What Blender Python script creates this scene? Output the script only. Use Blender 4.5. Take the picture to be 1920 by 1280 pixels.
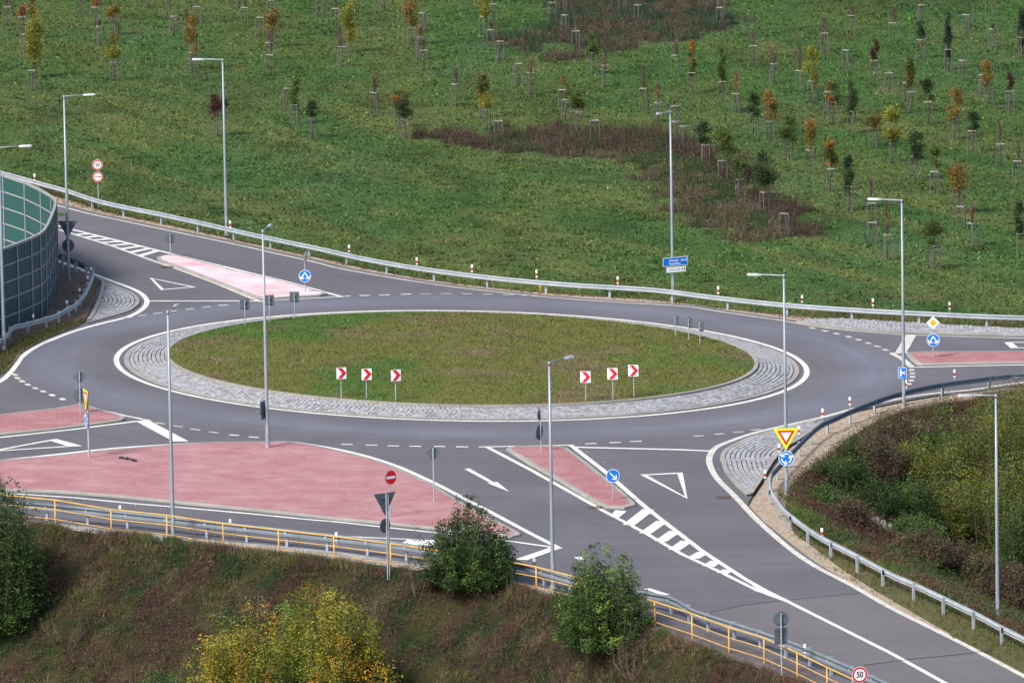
import bpy, math, random
import numpy as np
from mathutils import Vector, Matrix
random.seed(7); RNG = np.random.default_rng(7)
R = math.radians
for o in list(bpy.data.objects): bpy.data.objects.remove(o)
SC = bpy.context.scene; COL = SC.collection

# ------------------------------------------------------------------ camera
FPX, TH, RO = 14975.0, 0.1488, -0.018          # focal length in 1920-px units, pitch, roll
CAM = np.array([2.5356, -395.57, 60.375])
_F = np.array([0, math.cos(TH), -math.sin(TH)]); _R0 = np.array([1., 0, 0]); _U0 = np.cross(_R0, _F)
CR = math.cos(RO)*_R0 + math.sin(RO)*_U0; CU = -math.sin(RO)*_R0 + math.cos(RO)*_U0
cd = bpy.data.cameras.new('camera'); cam = bpy.data.objects.new('camera', cd); COL.objects.link(cam)
cd.lens = FPX/1920*36; cd.sensor_width = 36; cd.clip_start = 5; cd.clip_end = 6000
cam.matrix_world = Matrix(((CR[0], CU[0], -_F[0], CAM[0]), (CR[1], CU[1], -_F[1], CAM[1]), (CR[2], CU[2], -_F[2], CAM[2]), (0, 0, 0, 1)))
SC.camera = cam
# ------------------------------------------------------------------ light
SUN_EL, SUN_AZ = R(44), R(222)     # azimuth clockwise from +Y : behind and left of the camera
w = bpy.data.worlds.new('World'); SC.world = w; w.use_nodes = True
sky = w.node_tree.nodes.new('ShaderNodeTexSky'); sky.sky_type = 'NISHITA'; sky.sun_disc = False
sky.sun_elevation = SUN_EL; sky.sun_rotation = SUN_AZ; sky.air_density = 1.0; sky.dust_density = 3.0
bg = w.node_tree.nodes['Background']; bg.inputs[1].default_value = 0.115
w.node_tree.links.new(sky.outputs[0], bg.inputs[0])
sl = bpy.data.lights.new('sun', 'SUN'); sun = bpy.data.objects.new('sun', sl); COL.objects.link(sun)
sl.energy = 2.6; sl.angle = R(14); sl.color = (1, .95, .88)
sd = Vector((math.sin(SUN_AZ)*math.cos(SUN_EL), math.cos(SUN_AZ)*math.cos(SUN_EL), math.sin(SUN_EL)))
sun.rotation_euler = sd.to_track_quat('Z', 'Y').to_euler()
SC.view_settings.view_transform = 'Standard'; SC.view_settings.look = 'None'
SC.view_settings.exposure = 0.75; SC.view_settings.gamma = 1

# ------------------------------------------------------------------ coordinates
FR = {'X': (0, 0, 1), 'A1': (0, 0, 2.9984), 'A2': (640, 0, 2.9984), 'A3': (1280, 0, 2.9984), 'A4': (0, 400, 2.9984), 'A5': (640, 400, 2.9984),
      'A6': (1280, 400, 2.9984), 'B1': (0, 827, 2.825), 'B2': (640, 827, 2.825), 'B3': (1280, 827, 2.825), 'L': (0, 260, 3.2), 'Q': (60, 680, 6.735),
      'AR': (780, 800, 8), 'T1': (0, 0, 4.8), 'T2': (400, 0, 4.8), 'T3': (800, 0, 4.8), 'T4': (1200, 0, 5.3333), 'T5': (1560, 0, 5.3333), 'T6': (1280, 200, 4.572), 'T7': (1600, 200, 4.0)}
def px(s):
    """'A4 x y x y ... A5 x y' -> list of full-photo coordinates"""
    out = []; f = FR['X']; b = []
    for t in s.split():
        if t in FR: f = FR[t]; continue
        b.append(float(t))
        if len(b) == 2: out.append((f[0]+b[0]/f[2], f[1]+b[1]/f[2])); b = []
    return out
def G(x, y): return -0.0359*x + 0.0083*y
def ray(p): return _F + CR*((p[0]-960)/FPX) + CU*((640-p[1])/FPX)
def at(x, y, dz=0.0):
    d = ray((x, y)); t = (G(CAM[0], CAM[1]) + dz - CAM[2])/(d[2] - G(d[0], d[1])); return CAM + d*t
def plan(s, smooth=0, closed=False):
    P = [at(a, b)[:2] for a, b in (px(s) if isinstance(s, str) else s)]
    return crom(P, smooth, closed) if smooth else P
def crom(P, n, closed=False):
    P = [np.array(p, float) for p in P]; out = []; N = len(P)
    for i in range(N if closed else N-1):
        p1, p2 = P[i], P[(i+1) % N]
        p0 = P[i-1] if (i > 0 or closed) else 2*p1-p2
        p3 = P[(i+2) % N] if (i+2 < N or closed) else 2*p2-p1
        for k in range(n):
            t = k/n
            out.append(.5*((2*p1)+(-p0+p2)*t+(2*p0-5*p1+4*p2-p3)*t*t+(-p0+3*p1-3*p2+p3)*t**3))
    if not closed: out.append(P[-1])
    return out
def sgn_area(P): return .5*sum(P[i-1][0]*P[i][1]-P[i][0]*P[i-1][1] for i in range(len(P)))
def offset(P, d, closed=True):
    """shift to the left of travel by d (inwards for a counter-clockwise polygon)"""
    P = [np.array(p, float) for p in P]; N = len(P); out = []
    for i in range(N):
        a = P[i]-P[i-1] if (i > 0 or closed) else P[1]-P[0]
        b = P[(i+1) % N]-P[i] if (i < N-1 or closed) else P[-1]-P[-2]
        a = a/(np.linalg.norm(a)+1e-9); b = b/(np.linalg.norm(b)+1e-9)
        n = np.array([-(a+b)[1], (a+b)[0]]); L = np.linalg.norm(n)
        if L < 1e-6: n = np.array([-a[1], a[0]]); L = 1
        n = n/L; c = max(.45, n@np.array([-a[1], a[0]])); out.append(P[i]+n*d/c)
    return out
def ccw(P): return P if sgn_area(P) > 0 else P[::-1]
def inpoly(x, y, P):
    r = np.zeros(len(x), bool); P = np.asarray(P)
    for i in range(len(P)):
        x1, y1 = P[i-1]; x2, y2 = P[i]
        c = ((y1 > y) != (y2 > y)); 
        if abs(y2-y1) < 1e-12: continue
        r ^= c & (x < (x2-x1)*(y-y1)/(y2-y1)+x1)
    return r
def h2(ix, iy, s):
    v = np.sin(ix*127.1+iy*311.7+s*74.7)*43758.5453; return v-np.floor(v)
def vn(x, y, sc, s=0):
    x = x/sc; y = y/sc; ix = np.floor(x); iy = np.floor(y); fx = x-ix; fy = y-iy
    fx = fx*fx*(3-2*fx); fy = fy*fy*(3-2*fy)
    a = h2(ix, iy, s); b = h2(ix+1, iy, s); c = h2(ix, iy+1, s); d = h2(ix+1, iy+1, s)
    return (a*(1-fx)+b*fx)*(1-fy)+(c*(1-fx)+d*fx)*fy
def fbm(x, y, sc, s=0, o=3):
    r = 0; a = .5; t = 0
    for k in range(o): r = r+a*vn(x+17*k, y-9*k, sc/2**k, s+k); t += a; a *= .55
    return r/t
def sm(x, a, b): t = np.clip((x-a)/(b-a), 0, 1); return t*t*(3-2*t)

# edges of the two embankments (top edges, on the road plane)
def curve(s):
    P = np.array(plan(s)); P = P[np.argsort(P[:, 0])]; return P[:, 0], P[:, 1]
FX, FY = curve('X -900 900 -300 945 0 972 60 984 209 1002 313 1013 419 1029 523 1041 627 1054 733 1070 840 1085 930 1100 1030 1117 B2 1500 950 B3 0 1062 250 1152 500 1240 700 1310 1100 1440 1700 1640')
UX, UY = curve('X 1478 930 1500 905 1540 872 1600 828 1650 796 1720 776 1800 762 1920 742 2100 722 2600 700')
LX, LY = curve('X 1478 955 1505 985 1560 1024 1600 1043 1700 1092 1800 1150 1920 1212 2100 1300 2600 1560')
XT = UX[0]
def drops(x, y):
    df = np.interp(x, FX, FY)-y
    d1 = np.where(df > 0, .58*df-.35*(1-np.exp(-np.maximum(df, 0)/.6)), 0); d1 = np.clip(d1, 0, None); d1 = np.where(d1 > 26, 26+(d1-26)*.05, d1)
    du = np.interp(x, UX, UY)-y; dl = y-np.interp(x, LX, LY); tip = np.clip((x-XT)*1.0, 0, None)
    m = np.clip(np.minimum(np.minimum(.42*du, .135*dl), .5*tip), 0, 5.0)
    return d1 + np.where(df < 0, m, 0)
def HG(x, y):
    x = np.asarray(x, float); y = np.asarray(y, float)
    d = drops(x, y); return G(x, y) - d + (fbm(x, y, 3., 5)-.5)*.5*sm(d, .1, 1.5) + (fbm(x, y, 1.1, 7, 2)-.5)*.45*sm(d, .15, .9)
def atT(x, y, dz=0.0):
    """photo point on the real terrain surface (first hit)"""
    d = ray((x, y)); t = np.linspace(300, 620, 3200); X = CAM[0]+d[0]*t; Y = CAM[1]+d[1]*t; Z = CAM[2]+d[2]*t
    k = np.argmax(Z < HG(X, Y)+dz); return np.array([X[k], Y[k], float(HG(X[k], Y[k]))+dz])
def zat(x, y): return float(HG(x, y))

# ------------------------------------------------------------------ materials
MATS = {}
def mat(name, col, rough=.7, metal=0., var=0., vs=2., bump=0., bs=20., spec=.3, attr=False, transl=0., col2=None, var2=0., vs2=20., lo=.35, hi=.65):
    if name in MATS: return MATS[name]
    m = bpy.data.materials.new(name); m.use_nodes = True; nt = m.node_tree; N = nt.nodes; Lk = nt.links.new
    b = N['Principled BSDF']; b.inputs['Roughness'].default_value = rough; b.inputs['Metallic'].default_value = metal
    b.inputs['Specular IOR Level'].default_value = spec
    tc = N.new('ShaderNodeTexCoord'); geo = N.new('ShaderNodeNewGeometry')
    c = None
    if attr:
        a = N.new('ShaderNodeAttribute'); a.attribute_name = 'Col'; c = a.outputs['Color']
    else:
        rgb = N.new('ShaderNodeRGB'); rgb.outputs[0].default_value = (*col, 1); c = rgb.outputs[0]
    def noise(sc, det=4):
        n = N.new('ShaderNodeTexNoise'); n.inputs['Scale'].default_value = sc; n.inputs['Detail'].default_value = det
        Lk(geo.outputs['Position'], n.inputs['Vector']); return n.outputs['Fac']
    if col2 is not None:
        r = N.new('ShaderNodeMapRange'); Lk(noise(1/vs, 5), r.inputs[0]); r.inputs[1].default_value = lo; r.inputs[2].default_value = hi
        mx = N.new('ShaderNodeMix'); mx.data_type = 'RGBA'; Lk(r.outputs[0], mx.inputs[0]); Lk(c, mx.inputs[6]); mx.inputs[7].default_value = (*col2, 1); c = mx.outputs[2]
    for v, s in ((var, vs), (var2, vs2)):
        if v:
            r = N.new('ShaderNodeMapRange'); Lk(noise(1/s if s == vs else s, 6), r.inputs[0]); r.inputs[1].default_value = .3; r.inputs[2].default_value = .7
            r.inputs[3].default_value = 1-v; r.inputs[4].default_value = 1+v
            mx = N.new('ShaderNodeVectorMath'); mx.operation = 'SCALE'; Lk(c, mx.inputs[0]); Lk(r.outputs[0], mx.inputs['Scale']); c = mx.outputs[0]
    Lk(c, b.inputs['Base Color'])
    if bump:
        bp = N.new('ShaderNodeBump'); bp.inputs['Strength'].default_value = 1; bp.inputs['Distance'].default_value = bump
        Lk(noise(bs, 3), bp.inputs['Height']); Lk(bp.outputs[0], b.inputs['Normal'])
    if transl:
        t = N.new('ShaderNodeBsdfTranslucent'); Lk(c, t.inputs[0]); mx = N.new('ShaderNodeMixShader'); mx.inputs[0].default_value = transl
        Lk(b.outputs[0], mx.inputs[1]); Lk(t.outputs[0], mx.inputs[2]); Lk(mx.outputs[0], N['Material Output'].inputs[0])
    MATS[name] = m; return m
GALV = mat('galvanised_steel', (.42, .46, .50), .5, .35, var=.12, vs=.8)
GALVB = mat('weathered_shaded_beam_back', (.13, .17, .22), .6, .2, var=.15, vs=.7)  # beam back: weathering and dirt, plus the hollow's shade put into the colour
BT = 1
GALVD = mat('galvanised_post', (.36, .40, .44), .55, .3, var=.12, vs=.5)
POLE = mat('lamp_pole_steel', (.29, .34, .39), .5, .3, var=.08, vs=1.2)
HEAD = mat('lamp_head_paint', (.42, .44, .46), .45, .1)
GLASS = mat('lamp_glass', (.55, .58, .6), .15, 0, spec=.6)
BACK = mat('sign_back_metal', (.11, .14, .18), .6, .3, var=.1, vs=.4)
WHITE = mat('sign_white', (.80, .82, .85), .35)
RED = mat('sign_red', (.62, .012, .03), .35)
BLUE = mat('sign_blue', (.008, .17, .66), .35)
YEL = mat('sign_amber', (.80, .40, .01), .35)
FLUO = mat('sign_fluorescent_yellow', (.85, .82, .02), .35)
BLACK = mat('sign_black', (.015, .015, .02), .5)
ORNG = mat('reflector_orange', (.55, .07, .03), .4)
PLW = mat('white_plastic', (.78, .80, .82), .5)
RAILY = mat('yellow_railing_paint', (.58, .34, .085), .5, 0, var=.18, vs=.5)
LINE = mat('road_paint', (.68, .68, .64), .7, 0, var=.14, vs=.8, var2=.2, vs2=9)
LINEW = mat('worn_road_paint', (.52, .51, .46), .8, 0, var=.16, vs=.6, var2=.16, vs2=9)
KERB = mat('concrete_kerb', (.29, .28, .26), .85, 0, var=.16, vs=1.2, var2=.1, vs2=12)
CONC = mat('concrete', (.33, .32, .30), .9, 0, var=.28, vs=.9, var2=.2, vs2=10, bump=.02, bs=15)
STONE = mat('granite_sett', (.40, .40, .41), .8, 0, attr=True, var=.15, vs=.3)
JOINT = mat('sett_joint', (.022, .021, .022), .95)
GRAV = mat('gravel', (.43, .36, .28), .95, 0, var=.25, vs=.5, col2=(.27, .20, .14), bump=.06, bs=9, var2=.38, vs2=7)
GRAVD = mat('brown_gravel', (.21, .155, .12), .95, 0, var=.25, vs=.6, col2=(.12, .085, .06), bump=.06, bs=9, var2=.38, vs2=7)
LEAF = mat('leaves', (.1, .1, .1), .6, 0, attr=True, transl=.25, spec=.25)
GRASS = mat('grass_blades', (.1, .1, .1), .7, 0, attr=True, transl=.2, spec=.15)
GROUND = mat('ground_soil_and_turf', (.1, .1, .1), .95, 0, attr=True, var2=.3, vs2=5, spec=.1)
BARK = mat('bark', (.16, .13, .11), .9, 0, var=.3, vs=.2)
TWIG = mat('twigs', (.14, .085, .07), .9, 0, attr=True)
STAKE = mat('weathered_wood', (.11, .105, .10), .85, 0, var=.2, vs=.4)
STAKET = mat('pale_wood', (.33, .32, .30), .85, 0, var=.15, vs=.4)

def asphalt(name, base, seed=0.):
    m = bpy.data.materials.new(name); m.use_nodes = True; nt = m.node_tree; N = nt.nodes; Lk = nt.links.new
    b = N['Principled BSDF']; b.inputs['Roughness'].default_value = .82; b.inputs['Specular IOR Level'].default_value = .3
    geo = N.new('ShaderNodeNewGeometry'); sep = N.new('ShaderNodeSeparateXYZ'); Lk(geo.outputs['Position'], sep.inputs[0])
    def math_(op, *a):
        n = N.new('ShaderNodeMath'); n.operation = op
        for i, v in enumerate(a):
            if isinstance(v, (int, float)): n.inputs[i].default_value = v
            else: Lk(v, n.inputs[i])
        return n.outputs[0]
    rad = math_('SQRT', math_('ADD', math_('MULTIPLY', sep.outputs[0], sep.outputs[0]), math_('MULTIPLY', sep.outputs[1], sep.outputs[1])))
    # noise stretched along the direction of travel: coordinates (radius, angle*small)
    ang = math_('ARCTAN2', sep.outputs[1], sep.outputs[0])
    cb = N.new('ShaderNodeCombineXYZ'); Lk(math_('MULTIPLY', rad, 1.3), cb.inputs[0]); Lk(math_('MULTIPLY', ang, 1.6), cb.inputs[1]); cb.inputs[2].default_value = seed
    n1 = N.new('ShaderNodeTexNoise'); n1.inputs['Scale'].default_value = 1; n1.inputs['Detail'].default_value = 5; Lk(cb.outputs[0], n1.inputs['Vector'])
    n2 = N.new('ShaderNodeTexNoise'); n2.inputs['Scale'].default_value = .16; n2.inputs['Detail'].default_value = 5; Lk(geo.outputs['Position'], n2.inputs['Vector'])
    n3 = N.new('ShaderNodeTexNoise'); n3.inputs['Scale'].default_value = 14; n3.inputs['Detail'].default_value = 2; Lk(geo.outputs['Position'], n3.inputs['Vector'])
    # worn lane band in the circulating carriageway (polished lighter)
    band = N.new('ShaderNodeMapRange'); Lk(math_('ABSOLUTE', math_('SUBTRACT', rad, 20.6)), band.inputs[0]); band.inputs[1].default_value = 0; band.inputs[2].default_value = 2.6; band.inputs[3].default_value = 1.20; band.inputs[4].default_value = .97
    v = math_('ADD', math_('ADD', math_('MULTIPLY', n1.outputs[0], .34), math_('MULTIPLY', n2.outputs[0], .62)), math_('MULTIPLY', n3.outputs[0], .42))
    v = math_('MULTIPLY', math_('ADD', v, .34), band.outputs[0])
    rgb = N.new('ShaderNodeMix'); rgb.data_type = 'RGBA'; rgb.inputs[6].default_value = (*base, 1); rgb.inputs[7].default_value = (base[0]*.98, base[1]*1.05, base[2]*1.18, 1)
    tn = N.new('ShaderNodeMapRange'); Lk(band.outputs[0], tn.inputs[0]); tn.inputs[1].default_value = .97; tn.inputs[2].default_value = 1.2; Lk(tn.outputs[0], rgb.inputs[0])
    n4 = N.new('ShaderNodeTexNoise'); n4.inputs['Scale'].default_value = 1.1; n4.inputs['Detail'].default_value = 6; n4.inputs['Roughness'].default_value = .7; Lk(geo.outputs['Position'], n4.inputs['Vector'])
    stn = N.new('ShaderNodeMapRange'); Lk(n4.outputs[0], stn.inputs[0]); stn.inputs[1].default_value = .60; stn.inputs[2].default_value = .72; stn.inputs[3].default_value = 1.; stn.inputs[4].default_value = .80; v = math_('MULTIPLY', v, stn.outputs[0])
    mx = N.new('ShaderNodeVectorMath'); mx.operation = 'SCALE'; Lk(rgb.outputs[2], mx.inputs[0]); Lk(v, mx.inputs['Scale']); Lk(mx.outputs[0], b.inputs['Base Color'])
    bp = N.new('ShaderNodeBump'); bp.inputs['Distance'].default_value = .004; Lk(n3.outputs[0], bp.inputs['Height']); Lk(bp.outputs[0], b.inputs['Normal'])
    return m
ASPH = asphalt('asphalt', (.117, .112, .126)); ASPHL = asphalt('asphalt_weathered', (.132, .122, .128), 5.)

def paving(name, base, pale, lo, hi, dark):
    m = bpy.data.materials.new(name); m.use_nodes = True; nt = m.node_tree; N = nt.nodes; Lk = nt.links.new
    b = N['Principled BSDF']; b.inputs['Roughness'].default_value = .85; b.inputs['Specular IOR Level'].default_value = .2
    geo = N.new('ShaderNodeNewGeometry'); mp = N.new('ShaderNodeMapping'); Lk(geo.outputs['Position'], mp.inputs[0]); mp.inputs['Rotation'].default_value = (0, 0, R(24)); mp.inputs['Scale'].default_value = (1, 1, 0)
    br = N.new('ShaderNodeTexBrick'); Lk(mp.outputs[0], br.inputs['Vector']); br.inputs['Scale'].default_value = 1
    br.inputs['Brick Width'].default_value = .26; br.inputs['Row Height'].default_value = .26; br.inputs['Mortar Size'].default_value = .014
    br.inputs['Color1'].default_value = (*base, 1); br.inputs['Color2'].default_value = (*[c*.86 for c in base], 1); br.inputs['Mortar'].default_value = (*dark, 1)
    st = N.new('ShaderNodeMapping'); Lk(geo.outputs['Position'], st.inputs[0]); st.inputs['Scale'].default_value = (.45, .6, .3)
    n = N.new('ShaderNodeTexNoise'); n.inputs['Scale'].default_value = 1.0; n.inputs['Detail'].default_value = 9; n.inputs['Roughness'].default_value = .74; Lk(st.outputs[0], n.inputs['Vector'])
    r = N.new('ShaderNodeMapRange'); Lk(n.outputs[0], r.inputs[0]); r.inputs[1].default_value = lo; r.inputs[2].default_value = hi; 
    mx = N.new('ShaderNodeMix'); mx.data_type = 'RGBA'; Lk(r.outputs[0], mx.inputs[0]); Lk(br.outputs[0], mx.inputs[6]); mx.inputs[7].default_value = (*pale, 1)
    Lk(mx.outputs[2], b.inputs['Base Color']); return m
PAVE = paving('red_block_paving', (.38, .175, .182), (.45, .29, .30), .42, .78, (.30, .14, .15))
PAVEP = paving('bleached_red_paving', (.60, .30, .33), (.82, .60, .63), .30, .58, (.5, .3, .3))
PAVEW = paving('red_block_paving_small', (.37, .165, .17), (.45, .28, .29), .45, .8, (.22, .10, .10))

def panelmat(name, c1, c2):
    m = bpy.data.materials.new(name); m.use_nodes = True; nt = m.node_tree; N = nt.nodes; Lk = nt.links.new
    b = N['Principled BSDF']; b.inputs['Roughness'].default_value = .6
    uv = N.new('ShaderNodeAttribute'); uv.attribute_name = 'PUV'
    br = N.new('ShaderNodeTexBrick'); Lk(uv.outputs['Vector'], br.inputs['Vector']); br.offset = 0
    br.inputs['Scale'].default_value = 1; br.inputs['Brick Width'].default_value = .13; br.inputs['Row Height'].default_value = .13; br.inputs['Mortar Size'].default_value = .022
    br.inputs['Color1'].default_value = (*c1, 1); br.inputs['Color2'].default_value = (*[c*.85 for c in c1], 1); br.inputs['Mortar'].default_value = (*c2, 1)
    n = N.new('ShaderNodeTexNoise'); n.inputs['Scale'].default_value = .8
    Lk(br.outputs[0], b.inputs['Base Color']); return m
PANEL = panelmat('teal_noise_panel', (.006, .046, .072), (.016, .066, .092))
PANELI = panelmat('green_noise_panel', (.010, .062, .058), (.024, .105, .098))

# ------------------------------------------------------------------ object helpers
def tag(o, label=None, cat=None, group=None, kind=None):
    if label: o['label'] = label
    if cat: o['category'] = cat
    if group: o['group'] = group
    if kind: o['kind'] = kind
    return o
def link(name, me, parent=None, loc=None):
    o = bpy.data.objects.new(name, me); COL.objects.link(o)
    if parent: o.parent = parent
    if loc is not None: o.location = [float(v) for v in loc]
    return o
def thing(name, loc, label, cat, group=None, rz=0.):
    o = link(name, None, None, loc); o.rotation_euler = (0, 0, rz); o.empty_display_size = .3; return tag(o, label, cat, group)
class MB:
    def __init__(s): s.v = []; s.f = []; s.m = []
    def face(s, pts, m=0):
        n = len(s.v); s.v += [tuple(float(c) for c in p) for p in pts]; s.f.append(tuple(range(n, n+len(pts)))); s.m.append(m)
    def mesh(s, V, F, m=0):
        n = len(s.v); s.v += [tuple(float(c) for c in p) for p in V]; s.f += [tuple(i+n for i in f) for f in F]; s.m += [m]*len(F)
    def box(s, c, d, m=0, rz=0., bev=0.):
        x, y, z = [k/2 for k in d]; cr, sr = math.cos(rz), math.sin(rz)
        V = [(c[0]+a*x*cr-b*y*sr, c[1]+a*x*sr+b*y*cr, c[2]+e*z) for e in (-1, 1) for a, b in ((-1, -1), (1, -1), (1, 1), (-1, 1))]
        s.mesh(V, [(3, 2, 1, 0), (4, 5, 6, 7), (0, 1, 5, 4), (1, 2, 6, 5), (2, 3, 7, 6), (3, 0, 4, 7)], m)
    def tube(s, P, r, n=8, m=0, cap=True):
        P = [np.array(p, float) for p in P]; rr = r if hasattr(r, '__len__') else [r]*len(P); V = []; F = []
        for i, p in enumerate(P):
            d = (P[min(i+1, len(P)-1)]-P[max(i-1, 0)]); d = d/(np.linalg.norm(d)+1e-9)
            u = np.cross(d, [0, 0, 1.]) if abs(d[2]) < .9 else np.cross(d, [0, 1., 0]); u /= np.linalg.norm(u); v = np.cross(d, u)
            V += [p+rr[i]*(math.cos(2*math.pi*k/n)*u+math.sin(2*math.pi*k/n)*v) for k in range(n)]
        for i in range(len(P)-1):
            F += [(i*n+k, i*n+(k+1) % n, (i+1)*n+(k+1) % n, (i+1)*n+k) for k in range(n)]
        if cap: F += [tuple(range(n))[::-1], tuple(range((len(P)-1)*n, len(P)*n))]
        s.mesh(V, F, m)
    def prism(s, P, z0, z1, m=0, mside=None):
        """closed 2D outline -> solid; z0/z1 may be functions of (x,y)"""
        P = ccw([tuple(p) for p in P]); n = len(P); f0 = z0 if callable(z0) else (lambda x, y: z0); f1 = z1 if callable(z1) else (lambda x, y: z1)
        V = [(x, y, f0(x, y)) for x, y in P]+[(x, y, f1(x, y)) for x, y in P]
        ms = m if mside is None else mside
        k = len(s.v); s.v += V; s.f.append(tuple(k+i for i in range(n, 2*n))); s.m.append(m)
        for i in range(n): s.f.append((k+i, k+(i+1) % n, k+n+(i+1) % n, k+n+i)); s.m.append(ms)
    def build(s, name, mats, parent=None, loc=None, smooth=False):
        me = bpy.data.meshes.new(name); me.from_pydata(s.v, [], s.f)
        for mm in (mats if isinstance(mats, (list, tuple)) else [mats]): me.materials.append(mm)
        if any(s.m): me.polygons.foreach_set('material_index', s.m)
        if smooth: me.polygons.foreach_set('use_smooth', [True]*len(s.f))
        me.validate(); me.update(); return link(name, me, parent, loc)
def np_mesh(name, V, k, C, m, parent=None, loc=None, nrm=None):
    """V (n*k,3): faces of k vertices each; C (n,3) colour per face"""
    n = len(V)//k; me = bpy.data.meshes.new(name); me.vertices.add(n*k); me.vertices.foreach_set('co', np.ascontiguousarray(V, np.float32).ravel())
    me.loops.add(n*k); me.loops.foreach_set('vertex_index', np.arange(n*k, dtype=np.int32))
    me.polygons.add(n); me.polygons.foreach_set('loop_start', np.arange(0, n*k, k, dtype=np.int32))
    a = me.attributes.new('Col', 'FLOAT_COLOR', 'POINT'); cc = np.ones((n*k, 4), np.float32); cc[:, :3] = np.repeat(C, k, 0); a.data.foreach_set('color', cc.ravel())
    me.materials.append(m); me.update(); me.validate(); return link(name, me, parent, loc)
def jitter(C, n, a=.25, hue=.08):
    C = np.asarray(C, float); C = np.repeat(C[None], n, 0) if C.ndim == 1 else C
    return np.clip(C*(1+(RNG.random((n, 1))-.5)*2*a)*(1+(RNG.random((n, 3))-.5)*2*hue), .002, .9)
def rdir(n):
    v = RNG.normal(size=(n, 3)); return v/np.linalg.norm(v, axis=1)[:, None]
def leaves(P, S, up=.35):
    """one quad (two-sided leaf) per point"""
    n = len(P); a = rdir(n); a[:, 2] *= .6; b = np.cross(a, rdir(n)+np.array([0, 0, up])); b /= np.linalg.norm(b, axis=1)[:, None]+1e-9
    S = np.asarray(S)[:, None] if np.ndim(S) else np.full((n, 1), S)
    a = a*S; b = b*S*.55
    return np.stack([P-a, P-b*1., P+a, P+b*1.], 1).reshape(-1, 3)
def blades(P, Hh, W, lean=.5):
    n = len(P); th = RNG.random(n)*2*np.pi; u = np.stack([np.cos(th), np.sin(th), 0*th], 1); t2 = RNG.random(n)*2*np.pi; l = RNG.random(n)*lean
    tip = P+np.stack([np.cos(t2)*l*Hh, np.sin(t2)*l*Hh, Hh], 1); W = np.asarray(W); W = W[:, None] if W.ndim else W
    return np.stack([P-u*W/2, P+u*W/2, tip], 1).reshape(-1, 3)

# ------------------------------------------------------------------ outlines on the road plane
FAR_LINE = 'X -260 302 -100 336 0 360 A1 320 1155 A4 485 -1 700 45 1000 108 1300 170 1500 215 1750 270 1919 312 A5 300 365 600 410 900 445 1200 475 1600 503 1919 522 A6 200 551 400 580 560 603 700 628 900 655 1120 673 1300 684 1919 702 2600 712'
farp = plan(FAR_LINE, 5); far_edge = offset(farp, .62, False)          # asphalt edge beyond the far line (y greater)
RAILF = 'X -260 288 -100 318 0 341 A1 275 1098 407 1135 550 1183 706 1220 876 1254 A4 1055 93 1243 135 1440 180 1638 222 1840 265 A5 118 310 343 352 635 395 978 435 1362 466 1757 490 A6 203 535 555 573 945 602 1360 624 1788 643 2600 664'
railp = plan(RAILF, 5)
RCORN = 'B3 900 765 1100 880 1300 980 1500 1080 1700 1185 1808 1243 2300 1505'   # exit road edge line further down
EXIT_LINE = 'A6 2700 870 1919 950 1640 990 1400 1013 1200 1045 1000 1088 880 1120 770 1150 600 1187 400 1235 260 1283 B3 175 35 143 80 146 130 185 200 270 285 400 422 560 562 700 660 '+RCORN
exitp = plan(EXIT_LINE, 5)
ASPH_OUT = plan('X 2600 800 A6 1919 962 1640 1004 1400 1026 1200 1062 1000 1105 880 1140 800 1165 X 1510 812 1470 850 1440 890 1410 930 1402 945 B3 420 415 600 562 750 672 950 787 1150 897 1350 1002 1550 1102 1750 1205 2300 1500 X 2100 1600 1700 1640 1400 1440 B3 900 1380 700 1296 500 1228 250 1143 0 1053 -200 983 B2 1150 806 900 741 450 668 0 596 B1 1400 553 1000 516 600 474 180 424 -100 398 X -300 945 -400 945 -400 260')
ASPH_OUT = [tuple(p) for p in ASPH_OUT]
far_side = [tuple(p) for p in far_edge if True]
asph_poly = far_side[::-1]
asph_poly = [tuple(p) for p in far_edge] + [p for p in ASPH_OUT]      # left->right along the far side, then back along the near side
vis = lambda P, m=8: [p for p in P]

def sheet(name, P, dz, m, kind='structure', parent=None):
    b = MB(); b.face([(x, y, G(x, y)+dz) for x, y in ccw([tuple(p) for p in P])]); o = b.build(name, m, parent)
    if kind: o['kind'] = kind
    return o

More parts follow.
